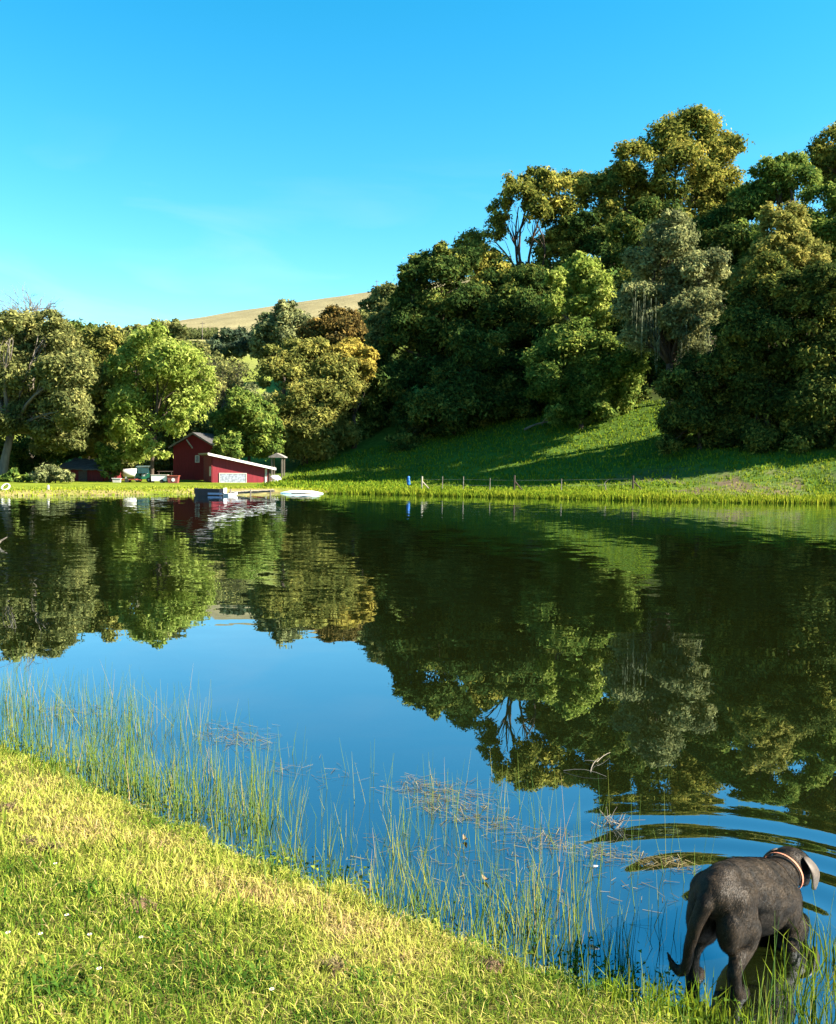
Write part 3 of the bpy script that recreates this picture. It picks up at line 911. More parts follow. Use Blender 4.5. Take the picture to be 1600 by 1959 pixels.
# main barn, turned so that its gable end looks away from the sun
barn = gable_house('red_barn', 'dark red gabled barn with grey roof behind the low boathouse', 'barn', place(372, 93), R(-14), 4.9, 3.6, 3.45, 4.8, 'red', 'roof_dark', 'wood_grey')
window(barn, 0.35, 0, 1.9, 0.34, 0.6)
mb = MB().box(1.25, 1.95, -0.05, -0.006, 0.0, 2.0); dr = mb.build('door', M['red_old'], barn)
MB().box(1.32, 1.38, -0.11, -0.052, 0.95, 1.05).build('handle', M['metal'], dr)
MB().tube([(2.3, -0.25, 3.72), (2.3, -0.25, 3.95)], [0.12, 0.12], 8).build('lamp', M['white'], barn)
for bx in (-1.2,):
    MB().tube([(-0.7, -0.4, 4.2), (-0.15, -0.1, 3.3)], [0.07, 0.09], 6).build('brace', M['wood_pale'], barn)

# low boathouse with one sloping white-edged roof
bh = thing('boathouse', 'low red boathouse with sloping white-edged roof at the water', 'boathouse', place(461, 84.5), R(22))
hw = 2.72
m = MB(); m.poly_prism([(-hw, 0, -0.3), (hw, 0, -0.3), (hw, 0, 1.42), (-hw, 0, 2.55)], (0, 5.2, 0)); m.build('wall', M['red'], bh)
sl = (1.42 - 2.55) / (2 * hw)
zr = lambda x: 2.55 + sl * (x + hw)
m = MB(); m.poly_prism([(-hw - 0.45, -0.5, zr(-hw - 0.45) + 0.01), (hw + 0.55, -0.5, zr(hw + 0.55) + 0.01), (hw + 0.55, -0.5, zr(hw + 0.55) + 0.12), (-hw - 0.45, -0.5, zr(-hw - 0.45) + 0.12)], (0, 6.2, 0)); m.build('roof', M['offwhite'], bh)
m = MB(); m.poly_prism([(-hw - 0.45, -0.56, zr(-hw - 0.45) - 0.08), (hw + 0.55, -0.56, zr(hw + 0.55) - 0.08), (hw + 0.55, -0.56, zr(hw + 0.55) + 0.14), (-hw - 0.45, -0.56, zr(-hw - 0.45) + 0.14)], (0, 0.05, 0)); m.build('fascia', M['white'], bh)
window(bh, -0.75, 0, 0.02, 2.45, 0.82, 'offwhite', 'pane', 0)
MB().box(hw - 0.42, hw - 0.22, -0.06, -0.006, 0, 1.38).build('corner_board', M['offwhite'], bh)
MB().box(hw - 0.05, hw + 0.07, -0.07, 0.1, 0, 1.36).build('corner_board', M['wood_dark'], bh)
MB().box(-hw - 0.14, -hw - 0.01, 0.1, 0.7, 0.6, 1.5).build('shutter', M['offwhite'], bh)
MB().box(-hw - 0.06, -hw + 0.06, -0.05, 0.06, 0, 2.45).build('corner_board', M['red_old'], bh)

# small dark-roofed shed in the trees
sh = thing('small_shed', 'small old red shed with sagging dark roof under the trees', 'shed', place(158, 83), R(-14))
m = MB(); m.poly_prism([(-2.1, 0, -0.3), (2.1, 0, -0.3), (2.1, 0, 1.05), (-2.1, 0, 1.25)], (0, 3.2, 0)); m.build('wall', M['red_old'], sh)
m = MB(); m.poly_prism([(-2.5, -0.5, 1.22), (2.4, -0.5, 1.02), (2.4, -0.5, 1.12), (0.5, -0.5, 1.18), (-2.5, -0.5, 1.34)], (0, 0, 0.001)) if False else MB()
gg = np.random.default_rng(4)
nx, ny = 14, 8
V = []
for j in range(ny):
    for i in range(nx):
        x = -2.6 + 5.1 * i / (nx - 1); y = -0.5 + 4.2 * j / (ny - 1)
        V.append((x, y, 1.15 - 0.04 * x + 0.85 * min(1, j / (ny - 1) / 0.7) - 0.25 * max(0, j / (ny - 1) - 0.7) + 0.05 * gg.normal()))
fc = [(j * nx + i, j * nx + i + 1, (j + 1) * nx + i + 1, (j + 1) * nx + i) for j in range(ny - 1) for i in range(nx - 1)]
me = bpy.data.meshes.new('roof'); me.from_pydata(V, [], fc)
rf = link('roof', me, M['roof_dark'], sh)
sol = rf.modifiers.new('thick', 'SOLIDIFY'); sol.thickness = 0.1
MB().box(-0.4, 0.5, -0.05, -0.006, 0, 0.98).build('door', M['wood_dark'], sh)

# open shelters at the foot of the hill
def shelter(name, label, px, d, w, dep, h, roofm, postm, rz=0.0, rise=0.5):
    t = thing(name, label, 'shelter', place(px, d), rz)
    MB().poly_prism([(-w / 2 - .3, -dep / 2 - .3, h), (w / 2 + .3, -dep / 2 - .3, h), (w / 2 + .3, -dep / 2 - .3, h + .1), (0, -dep / 2 - .3, h + rise), (-w / 2 - .3, -dep / 2 - .3, h + .1)], (0, dep + .6, 0)).build('roof', M[roofm], t)
    for sx in (-1, 1):
        for sy in (-1, 1):
            MB().box(sx * w / 2 - .07, sx * w / 2 + .07, sy * dep / 2 - .07, sy * dep / 2 + .07, -0.2, h - 0.004).build('post', M[postm], t)
    return t


shelter('open_shelter', 'small open shelter with grey roof peeking out behind the boathouse', 532, 97, 1.1, 1.6, 2.1, 'roof_grey', 'wood_grey')

# white upturned dinghy leaning behind the boathouse corner
def hull(L, w, h, flat=0.0, n=12):
    """half-hull shell, keel up"""
    m = MB()
    prof = []
    for i in range(n + 1):
        t = i / n * 2 - 1
        k = max(0.02, (1 - abs(t) ** 2.6))
        ring = []
        for j in range(9):
            a = math.pi * j / 8
            ring.append((t * L / 2, math.cos(a) * w / 2 * k, (math.sin(a) ** 0.8) * h * (0.55 + 0.45 * k)))
        prof.append(ring)
    for r in prof:
        m.v += r
    for i in range(n):
        for j in range(8):
            q = i * 9 + j
            m.f.append((q, q + 1, q + 10, q + 9))
    for i in range(n):
        m.f.append((i * 9, (i + 1) * 9, (i + 1) * 9 + 8, i * 9 + 8))
    return m


def boat_upturned(name, label, px, d, L, w, h, mat, rz, cat):
    t = thing(name, label, cat, place(px, d), rz)
    hull(L, w, h).build('hull', M[mat], t, smooth=True)
    MB().tube([(-L / 2 * 0.9, 0, h * 0.62), (-L / 4, 0, h * 1.0), (L / 4, 0, h * 1.0), (L / 2 * 0.9, 0, h * 0.62)], [0.025] * 4, 5).build('keel', M['white'], t)
    for s in (-1, 1):
        MB().tube([(-L / 2 * 0.85, s * w * 0.2, 0.03), (-L / 5, s * w * 0.49, 0.03), (L / 5, s * w * 0.49, 0.03), (L / 2 * 0.85, s * w * 0.2, 0.03)], [0.03] * 4, 5).build('gunwale', M['white'], t)
    return t


boat_upturned('dinghy', 'white upturned dinghy at the right corner of the boathouse', 526, 90, 1.4, 0.9, 0.6, 'white', R(-10), 'boat')
boat_upturned('canoe', 'pale blue upturned canoe on the grass of the far bank', 578, 69, 3.3, 0.85, 0.34, 'canoe', R(3), 'canoe')

# dark flat-bottomed boat moored at a plank ramp
jb = thing('flat_boat', 'dark flat-bottomed boat moored on the far shore in front of the barn', 'boat', (at(403, 940, 62.6).x, 62.6, 0.0), R(-3))
m = MB()
L, w, h = 2.0, 1.1, 0.5
prof = [(-1.0, 0.42, 0.0, 0.46), (-0.8, 0.5, -0.08, 0.46), (0.75, 0.5, -0.08, 0.44), (1.0, 0.4, 0.12, 0.5)]
for (x, hw2, z0, z1) in prof:
    m.v += [(x, -hw2 * 0.85, z0), (x, -hw2, z1), (x, -hw2 + 0.05, z1), (x, -hw2 * 0.8, z0 + 0.05), (x, hw2 * 0.8, z0 + 0.05), (x, hw2 - 0.05, z1), (x, hw2, z1), (x, hw2 * 0.85, z0)]
for i in range(3):
    for j in range(8):
        m.f.append((i * 8 + j, i * 8 + (j + 1) % 8, (i + 1) * 8 + (j + 1) % 8, (i + 1) * 8 + j))
m.f += [tuple(range(8)), tuple(24 + k for k in range(8))]
m.build('hull', M['boat_dark'], jb)
MB().box(-0.05, 0.95, -0.53, -0.505, 0.06, 0.2).build('stripe', M['boat_blue'], jb)
MB().box(-1.06, -1.012, -0.4, 0.4, 0.1, 0.5).build('transom', M['boat_dark'], jb)
for x in (-0.4, 0.35):
    MB().box(x - 0.12, x + 0.12, -0.44, 0.44, 0.33, 0.37).build('seat', M['wood_grey'], jb)
MB().box(1.012, 1.06, -0.38, 0.38, 0.12, 0.52).build('bow_plate', M['white'], jb)

dk = thing('plank_ramp', 'pale plank ramp running from the moored boat to the boathouse', 'ramp', (at(436, 940, 63.4).x, 63.4, 0.0), R(10))
for k in range(15):
    x = 0.1 + k * 0.21
    MB().box(x, x + 0.195, -0.55, 0.55, 0.20 + 0.012 * k + 0.006 * (k % 3), 0.25 + 0.012 * k + 0.006 * (k % 3)).build('plank', M['wood_pale'], dk)
for y in (-0.45, 0.45):
    MB().poly_prism([(0.05, y - 0.04, 0.06), (3.3, y - 0.04, 0.26), (3.3, y - 0.04, 0.36), (0.05, y - 0.04, 0.19)], (0, 0.08, 0)).build('beam', M['wood_grey'], dk)
for x in (0.2, 1.6, 3.0):
    for y in (-0.5, 0.5):
        MB().tube([(x, y * 1.2, -0.6), (x, y * 1.2, 0.40)], [0.05, 0.045], 7).build('post', M['wood_grey'], dk)
wb = thing('rowing_boat', 'small white rowing boat nosed up beside the plank ramp', 'boat', (at(440, 942, 62.3).x, 62.3, 0.0), R(20))
m = MB()
pr = [(-0.5, 0.2, 0.02, 0.18), (-0.15, 0.26, -0.06, 0.16), (0.25, 0.2, -0.05, 0.18), (0.52, 0.03, 0.08, 0.26)]
for (x, a, z0, z1) in pr:
    m.v += [(x, -a * 0.6, z0), (x, -a, z1), (x, -a * 0.86, z1), (x, -a * 0.5, z0 + 0.05), (x, a * 0.5, z0 + 0.05), (x, a * 0.86, z1), (x, a, z1), (x, a * 0.6, z0)]
for i in range(3):
    for j in range(8):
        m.f.append((i * 8 + j, i * 8 + (j + 1) % 8, (i + 1) * 8 + (j + 1) % 8, (i + 1) * 8 + j))
m.f += [tuple(range(8)), tuple(24 + k for k in range(8))]
m.build('hull', M['white'], wb)
MB().box(-0.2, 0.0, -0.2, 0.2, 0.1, 0.13).build('seat', M['wood_grey'], wb)

# log lying in the shallows right of the ramp
m = MB(); m.tube([(-0.75, 0, 0.05), (-0.2, 0.03, 0.06), (0.3, -0.02, 0.05), (0.75, 0.04, 0.03)], [0.06, 0.07, 0.065, 0.05], 8)
lg = m.build('log', M['wood_pale'], None, (at(577, 940, 65.4).x, 65.4, 0.08)); tag(lg, 'pale log lying along the waterline below the canoe', 'log')

# ------------------------------------------------------------------ utility cart and yard things
ct = thing('utility_cart', 'green utility cart with white canopy parked under the bright tree', 'cart', place(276, 83), R(8))
m = MB(); m.box(-0.75, 0.75, -0.5, 0.5, 0.3, 0.55); m.poly_prism([(-0.75, -0.5, 0.55), (-0.35, -0.5, 0.55), (-0.45, -0.5, 0.85), (-0.7, -0.5, 0.8)], (0, 1.0, 0)); m.box(0.3, 0.75, -0.5, 0.5, 0.55, 0.8)
m.build('body', M['green_paint'], ct)
MB().box(-0.15, 0.28, -0.45, 0.45, 0.555, 0.75).build('seat', M['offwhite'], ct)
MB().box(0.2, 0.3, -0.45, 0.45, 0.76, 1.1).build('backrest', M['offwhite'], ct)
MB().poly_prism([(-0.72, -0.55, 1.36), (0.72, -0.55, 1.42), (0.6, -0.55, 1.56), (-0.55, -0.55, 1.52)], (0, 1.1, 0)).build('canopy', M['white'], ct)
for x, x2 in ((-0.6, -0.55), (0.55, 0.6)):
    for y in (-0.47, 0.47):
        MB().tube([(x, y, 0.75), (x2, y, 1.37)], [0.025, 0.025], 6).build('canopy_post', M['green_paint'], ct)
MB().box(-0.52, 0.5, -0.462, -0.452, 0.82, 1.33).build('side_window', M['teal_glass'], ct)
MB().poly_prism([(-0.64, -0.44, 0.82), (-0.62, -0.44, 0.82), (-0.57, -0.44, 1.35), (-0.59, -0.44, 1.35)], (0, 0.88, 0)).build('windscreen', M['teal_glass'], ct)
for x in (-0.5, 0.5):
    for y in (-0.52, 0.52):
        w_ = MB().tube([(x, y - 0.07, 0.22), (x, y + 0.07, 0.22)], [0.22, 0.22], 16).build('wheel', M['tyre'], ct)
        MB().tube([(x, y - 0.085, 0.22), (x, y + 0.085, 0.22)], [0.1, 0.1], 10).build('hub', M['metal'], w_)

tk = thing('white_tank', 'white horizontal tank half hidden by leaves behind the utility cart', 'tank', place(250, 86), R(20))
m = MB(); m.tube([(-0.75, 0, 0.75), (-0.68, 0, 0.75), (0.68, 0, 0.75), (0.75, 0, 0.75)], [0.25, 0.42, 0.42, 0.25], 18); m.build('shell', M['white'], tk, smooth=True)
for x in (-0.45, 0.45):
    MB().box(x - 0.08, x + 0.08, -0.3, 0.3, -0.1, 0.4).build('leg', M['metal'], tk)
MB().tube([(0, 0, 1.16), (0, 0, 1.26)], [0.12, 0.1], 10).build('valve_cover', M['tyre'], tk)

tr = thing('flat_trailer', 'rust-red flat trailer on the grass beside the white tank', 'trailer', place(247, 81.5), R(4))
MB().box(-0.7, 0.7, -0.4, 0.4, 0.22, 0.32).build('bed', M['rust'], tr)
MB().tube([(0.7, 0, 0.27), (1.1, 0, 0.2)], [0.04, 0.04], 6).build('drawbar', M['rust'], tr)
for y in (-0.46, 0.46):
    MB().tube([(-0.1, y - 0.05, 0.18), (-0.1, y + 0.05, 0.18)], [0.18, 0.18], 14).build('wheel', M['tyre'], tr)

bt = thing('white_tub', 'small white tub on the grass left of the rusty trailer', 'tub', place(224, 81), R(5))
m = MB(); m.poly_prism([(-0.32, -0.25, 0), (0.32, -0.25, 0), (0.38, -0.25, 0.34), (-0.38, -0.25, 0.34)], (0, 0.5, 0)); m.build('body', M['offwhite'], bt)
MB().box(-0.42, 0.42, -0.3, 0.3, 0.345, 0.39).build('rim', M['white'], bt)

tl = thing('white_trailer', 'low white box trailer right of the utility cart', 'trailer', place(306, 82), R(6))
m = MB(); m.poly_prism([(-0.68, -0.45, 0.16), (0.68, -0.45, 0.16), (0.72, -0.45, 0.66), (-0.72, -0.45, 0.70)], (0, 0.9, 0)); m.build('box', M['white'], tl)
MB().box(-0.76, 0.76, -0.49, 0.49, 0.705, 0.74).build('lid', M['offwhite'], tl)
for y in (-0.5, 0.5):
    MB().tube([(0.25, y - 0.04, 0.15), (0.25, y + 0.04, 0.15)], [0.17, 0.17], 14).build('wheel', M['tyre'], tl)
MB().tube([(-0.7, 0, 0.25), (-1.05, 0, 0.2)], [0.03, 0.03], 6).build('drawbar', M['metal'], tl)

bn = thing('brown_bin', 'red-brown bin with white round disc against the barn', 'bin', place(332, 81.8), R(4))
m = MB(); m.poly_prism([(-0.42, -0.35, 0), (0.42, -0.35, 0), (0.5, -0.35, 0.62), (-0.5, -0.35, 0.62)], (0, 0.7, 0)); m.build('body', M['brown_paint'], bn)
MB().box(-0.54, 0.54, -0.4, 0.4, 0.625, 0.69).build('lid', M['rust'], bn)
MB().tube([(0.05, -0.375, 0.3), (0.05, -0.355, 0.3)], [0.16, 0.16], 18).build('disc', M['white'], bn)

rl = thing('hitching_rail', 'dark wooden rail standing between the cart and the barn', 'rail', place(316, 86), R(4))
MB().tube([(-0.75, 0, 0.95), (0.75, 0, 0.97)], [0.05, 0.05], 7).build('rail', M['wood_dark'], rl)
for x in (-0.6, 0.6):
    MB().tube([(x, 0, -0.2), (x, 0, 0.95)], [0.05, 0.05], 7).build('post', M['wood_dark'], rl)

# things along the left shore
st = at(92, 945, 60.0)
m = MB(); m.tube([(0, 0, -0.3), (0.01, 0, 0.2), (0, 0, 0.34)], [0.085, 0.08, 0.07], 9)
so = m.build('stake', M['offwhite'], None, (st.x, 60.0, gz(st.x, 60.0))); tag(so, 'short white stake at the water in front of the leaning oak', 'stake')
ty = at(4, 940, 59.5)
tt = thing('white_ring', 'white ring lying on the bank at the left edge', 'ring', (ty.x, 60.0, gz(ty.x, 60.0)))
m = MB()
for i in range(20):
    for j in range(8):
        a = 2 * math.pi * i / 20; b = 2 * math.pi * j / 8
        m.v.append(((0.24 + 0.07 * math.cos(b)) * math.cos(a), (0.24 + 0.07 * math.cos(b)) * math.sin(a) * 0.9, 0.2 + 0.2 * math.sin(a) + 0.07 * math.sin(b)))
for i in range(20):
    for j in range(8):
        m.f.append((i * 8 + j, ((i + 1) % 20) * 8 + j, ((i + 1) % 20) * 8 + (j + 1) % 8, i * 8 + (j + 1) % 8))
m.build('tube', M['offwhite'], tt, smooth=True)

stick = at(-10, 1035, 35)
p0 = on_z(-12, 1040, 0.05); p1 = on_z(22, 1024, 0.25)
m = MB(); m.tube([(0, 0, -0.1), ((p1.x - p0.x) * 0.5, (p1.y - p0.y) * 0.2, 0.12), (p1.x - p0.x, (p1.y - p0.y) * 0.3, 0.22)], [0.035, 0.03, 0.015], 6)
so = m.build('snag', M['wood_grey'], None, (p0.x, p0.y, 0.0)); tag(so, 'thin dead branch poking from the water at the left edge', 'branch')

# utility poles on the far hill
for (px, d, h, lab) in ((387, 300, 6.0, 'thin pale utility pole on the hillside beside the vine rows'), (717, 400, 6.0, 'tiny utility pole on the skyline near the hilltop oak')):
    t = thing('utility_pole', lab, 'pole', place(px, d))
    MB().tube([(0, 0, -0.5), (0, 0, h)], [0.14, 0.10], 7).build('mast', M['wood_grey'], t)
    MB().box(-0.8, 0.8, -0.06, 0.06, h - 0.7, h - 0.55).build('cross_arm', M['wood_grey'], t)

# vine rows on the far slope
g9 = np.random.default_rng(19)
for k in range(8):
    p = place(362 + k * 7.0, 300)
    q = place(355 + k * 8.5, 322)
    Pn = []
    n = 600
    tt_ = g9.random(n)
    xs = p.x + (q.x - p.x) * tt_ + g9.normal(size=n) * 0.25; ys = p.y + (q.y - p.y) * tt_ + g9.normal(size=n) * 0.25
    zs = height(xs, ys) + g9.uniform(0.1, 1.7, n)
    P = np.stack([xs, ys, zs], 1) - np.array(p)
    N = g9.normal(size=P.shape); N /= np.linalg.norm(N, axis=1, keepdims=True)
    V = leaf_tris(P, N, 0.55, g9)
    names = ['first', 'second', 'third', 'fourth', 'fifth', 'sixth', 'seventh', 'eighth']
    o = link('vine_row', mesh_np('vine_row', V, np.arange(len(V)), 3, {'rnd': g9.random(n) * 0.5}), LEAF['olive'], None, p)
    tag(o, names[k] + ' vine row from the left on the tan field of the far hill', 'vine row', 'vine rows on the far hill')

# ------------------------------------------------------------------ fence along the far bank
fc0 = place(808, 71)
fence = thing('wire_fence', 'wire fence with braced wooden posts along the far bank', 'fence', fc0)
posts = []
for (px, d, h, kind) in ((808, 71.0, 1.15, 'pale'), (847, 70.8, 1.15, 'thin'), (887, 70.6, 1.15, 'thin'), (938, 70.4, 1.05, 'thin'), (985, 70.2, 1.3, 'dark'), (1075, 70.0, 1.0, 'thin'), (1212, 69.5, 1.15, 'grey')):
    q = place(px, d) - fc0
    posts.append((q, h))
    if kind == 'thin':
        MB().tube([(q.x, q.y, q.z - 0.2), (q.x + 0.01, q.y, q.z + h)], [0.045, 0.04], 6).build('post', M['wood_grey'], fence)
    else:
        mt = {'pale': 'wood_pale', 'dark': 'wood_dark', 'grey': 'wood_dark'}[kind]
        po = MB().tube([(q.x, q.y, q.z - 0.2), (q.x, q.y, q.z + h)], [0.075, 0.07], 8).build('post', M[mt], fence)
        MB().tube([(q.x + 0.05, q.y, q.z + h * 0.62), (q.x + 0.75, q.y - 0.1, q.z - 0.02)], [0.05, 0.045], 7).build('brace', M[mt], po)
for zz in (0.45, 0.9):
    MB().tube([tuple(q + Vector((0, -0.03, zz))) for q, h in posts], [0.004] * len(posts), 4).build('wire', M['metal'], fence)

bb = thing('blue_sack', 'bright blue sack hung on a thin stake left of the pale fence brace', 'sack', place(782, 71.5))
MB().tube([(0, 0.05, -0.2), (0, 0.05, 1.18)], [0.025, 0.022], 6).build('stake', M['wood_dark'], bb)
m = MB()
for i in range(9):
    z = 0.42 + 0.72 * i / 8
    rr_ = 0.10 * math.sin(math.pi * (0.12 + 0.6 * (1 - i / 8))) + 0.035 + 0.03 * (i % 3 == 1)
    for j in range(10):
        a = 2 * math.pi * j / 10
        k = 1 + 0.16 * math.sin(3 * a + i)
        m.v.append((rr_ * k * math.cos(a), -0.05 + rr_ * 0.75 * k * math.sin(a), z))
for i in range(8):
    for j in range(10):
        m.f.append((i * 10 + j, i * 10 + (j + 1) % 10, (i + 1) * 10 + (j + 1) % 10, (i + 1) * 10 + j))
m.f += [tuple(reversed(range(10))), tuple(80 + j for j in range(10))]
m.build('bag', M['blue_bag'], bb, smooth=True)

gb = np.random.default_rng(77)
for (px, d, lab, ln) in ((1160, 69, 'forked dead branch stuck in the shaded far bank', 1.0), (1030, 97, 'fallen grey limb on the shaded slope under the oaks', 3.2)):
    b0 = place(px, d)
    m = MB()
    if ln < 2:
        limb(m, (0, 0, -0.1), (-0.1, 0, 0.5), 0.05, 0.035, gb); limb(m, (-0.1, 0, 0.5), (0.35, 0.1, 1.0), 0.035, 0.012, gb); limb(m, (-0.1, 0, 0.45), (-0.6, 0, 0.4), 0.03, 0.01, gb)
    else:
        limb(m, (-1.6, 0, 0.0), (1.7, 0.6, 1.0), 0.14, 0.06, gb, 0.03); limb(m, (0.3, 0.2, 0.5), (0.8, -0.4, 1.2), 0.06, 0.02, gb)
    o = m.build('dead_branch', M['wood_grey'], None, b0); tag(o, lab, 'branch')

# ------------------------------------------------------------------ dog
def capsule(m, a, b, ra, rb, n=12, rings=5):
    a = Vector(a); b = Vector(b)
    k = 7
    for i in range(k):
        t = i / (k - 1)
        r = ra + (rb - ra) * t
        m.ell(a.lerp(b, t), (r, r, r), None, 14, 9)


def chain(m, pts):
    for (p, r), (q, s) in zip(pts[:-1], pts[1:]):
        capsule(m, p, q, r, s)


def voxel_body(m, voxel, smooth):
    me = bpy.data.meshes.new('tmp')
    me.from_pydata(m.v, [], m.f)
    o = bpy.data.objects.new('tmp', me); col.objects.link(o)
    r = o.modifiers.new('r', 'REMESH'); r.mode = 'VOXEL'; r.voxel_size = voxel
    s = o.modifiers.new('s', 'SMOOTH'); s.factor = 0.5; s.iterations = smooth
    dg = bpy.context.evaluated_depsgraph_get()
    out = bpy.data.meshes.new_from_object(o.evaluated_get(dg))
    bpy.data.objects.remove(o)
    bpy.data.meshes.remove(me)
    out.polygons.foreach_set('use_smooth', [True] * len(out.polygons))
    return out


def dog_material():
    m, n, l, out = mat_new('dog_coat')
    tc = n.new('ShaderNodeTexCoord')
    mp = n.new('ShaderNodeMapping'); mp.inputs['Scale'].default_value = (0.5, 1.6, 1.0)
    l.new(tc.outputs['Object'], mp.inputs[0])
    n1 = n.new('ShaderNodeTexNoise'); n1.inputs['Scale'].default_value = 14; n1.inputs['Detail'].default_value = 5
    n2 = n.new('ShaderNodeTexNoise'); n2.inputs['Scale'].default_value = 190; n2.inputs['Detail'].default_value = 3
    l.new(tc.outputs['Object'], n1.inputs['Vector']); l.new(mp.outputs[0], n2.inputs['Vector'])
    cr = n.new('ShaderNodeValToRGB')
    cr.color_ramp.elements[0].position = 0.35; cr.color_ramp.elements[0].color = (0.0032, 0.0026, 0.0021, 1)
    cr.color_ramp.elements[1].position = 0.68; cr.color_ramp.elements[1].color = (0.030, 0.021, 0.013, 1)
    l.new(n1.outputs['Fac'], cr.inputs[0])
    sp = n.new('ShaderNodeMapRange'); sp.inputs[1].default_value = 0.3; sp.inputs[2].default_value = 0.7; sp.inputs[3].default_value = 0.55; sp.inputs[4].default_value = 1.5
    l.new(n2.outputs['Fac'], sp.inputs[0])
    sc = n.new('ShaderNodeVectorMath'); sc.operation = 'SCALE'
    l.new(cr.outputs[0], sc.inputs[0]); l.new(sp.outputs[0], sc.inputs['Scale'])
    p = n.new('ShaderNodeBsdfPrincipled')
    l.new(sc.outputs[0], p.inputs['Base Color'])
    p.inputs['Roughness'].default_value = 0.52
    p.inputs['Specular IOR Level'].default_value = 0.13
    p.inputs['Sheen Weight'].default_value = 0.015
    p.inputs['Sheen Roughness'].default_value = 0.4
    p.inputs['Sheen Tint'].default_value = (1.0, 0.9, 0.78, 1)
    b = n.new('ShaderNodeBump'); b.inputs['Strength'].default_value = 0.35; b.inputs['Distance'].default_value = 0.006
    l.new(n2.outputs['Fac'], b.inputs['Height'])
    b2 = n.new('ShaderNodeBump'); b2.inputs['Strength'].default_value = 0.3; b2.inputs['Distance'].default_value = 0.015
    l.new(n1.outputs['Fac'], b2.inputs['Height']); l.new(b.outputs[0], b2.inputs['Normal'])
    l.new(b2.outputs[0], p.inputs['Normal'])
    l.new(p.outputs[0], out.inputs[0])
    return m


# local frame: x forwards, y to the dog's left, z up; origin between the hind feet at the waterline
dog = thing('dog', 'large dark brown dog wading into the reeds, seen from behind', 'dog', (DOG_H.x, DOG_H.y, 0.065), math.pi / 2 - DOG_AZ)
dog.scale = (0.93, 0.93, 0.93)
b = MB()
ry = lambda a: Matrix.Rotation(R(a), 3, 'Y')
b.ell((0.00, 0, 0.375), (0.160, 0.120, 0.122), ry(14))          # croup
b.ell((0.03, 0.0, 0.415), (0.15, 0.085, 0.10), ry(8))           # top of the rump
b.ell((0.20, 0, 0.345), (0.21, 0.100, 0.122), ry(8))            # loin
b.ell((0.14, 0, 0.395), (0.22, 0.085, 0.095), ry(9))            # back line
b.ell((0.26, 0, 0.365), (0.24, 0.09, 0.095), ry(9))
b.ell((0.43, 0, 0.245), (0.27, 0.168, 0.200), ry(12))           # rib cage
b.ell((0.34, 0, 0.20), (0.20, 0.12, 0.12), ry(8))               # belly
b.ell((0.62, 0, 0.21), (0.19, 0.155, 0.19), ry(8))              # chest
b.ell((0.60, 0, 0.335), (0.16, 0.075, 0.075), ry(6))            # withers
b.ell((0.38, 0, 0.355), (0.26, 0.060, 0.080), ry(10))           # spine
chain(b, [((-0.03, 0, 0.415), 0.085), ((0.12, 0, 0.395), 0.095), ((0.28, 0, 0.365), 0.105), ((0.44, 0, 0.335), 0.115), ((0.60, 0, 0.305), 0.120)])   # top line
for s in (-1, 1):
    chain(b, [((0.0, s * 0.062, 0.365), 0.090), ((0.15, s * 0.050, 0.345), 0.084), ((0.30, s * 0.062, 0.305), 0.104), ((0.46, s * 0.068, 0.265), 0.120), ((0.62, s * 0.060, 0.24), 0.115)])
for q in range(5):                                              # ribs
    for s in (-1, 1):
        b.ell((0.34 + q * 0.06, s * 0.146, 0.25 - q * 0.006), (0.022, 0.020, 0.09), ry(-14))
for s in (-1, 1):
    b.ell((0.03, s * 0.092, 0.285), (0.122, 0.066, 0.165), ry(-12))    # thigh
    b.ell((-0.05, s * 0.075, 0.26), (0.085, 0.065, 0.13), ry(10))      # buttock
    b.ell((0.0, s * 0.06, 0.20), (0.09, 0.055, 0.10))                  # inner thigh
    chain(b, [((0.060, s * 0.098, 0.22), 0.080), ((0.055, s * 0.102, 0.145), 0.058), ((-0.045, s * 0.104, 0.080), 0.038), ((-0.068, s * 0.104, 0.045), 0.035), ((-0.040, s * 0.106, -0.06), 0.033)])
    b.ell((-0.010, s * 0.110, -0.07), (0.070, 0.045, 0.034))
    b.ell((0.60, s * 0.130, 0.19), (0.10, 0.048, 0.15), ry(-18))       # shoulder blade
    chain(b, [((0.64, s * 0.130, 0.11), 0.072), ((0.57, s * 0.130, 0.0), 0.058), ((0.585, s * 0.128, -0.14), 0.042), ((0.59, s * 0.128, -0.26), 0.037)])
    b.ell((0.625, s * 0.128, -0.275), (0.062, 0.045, 0.032))
chain(b, [((0.62, 0, 0.255), 0.130), ((0.72, 0, 0.285), 0.112), ((0.82, 0, 0.315), 0.098), ((0.90, 0, 0.33), 0.088)])    # neck
b.ell((0.975, 0, 0.345), (0.118, 0.108, 0.094), ry(12))         # skull
b.ell((0.95, 0, 0.412), (0.065, 0.045, 0.03))
b.ell((0.99, 0.055, 0.305), (0.05, 0.045, 0.055)); b.ell((0.99, -0.055, 0.305), (0.05, 0.045, 0.055))
chain(b, [((1.02, 0, 0.30), 0.066), ((1.10, 0, 0.255), 0.054), ((1.15, 0, 0.23), 0.044)])
# tail: thick root, hangs down, tip turns up to the dog's left
chain(b, [((-0.08, 0.0, 0.435), 0.052), ((-0.155, 0.012, 0.37), 0.042), ((-0.195, 0.035, 0.28), 0.034), ((-0.205, 0.055, 0.18), 0.029), ((-0.20, 0.068, 0.09), 0.026), ((-0.20, 0.082, 0.045), 0.025), ((-0.205, 0.105, 0.03), 0.023), ((-0.21, 0.135, 0.055), 0.018), ((-0.215, 0.160, 0.105), 0.009)])
def stoop(v):
    """the forequarters stand deeper than the hind feet: everything ahead of the hips sinks"""
    return (v[0], v[1], v[2] - 0.19 * max(0.0, v[0] - 0.2))


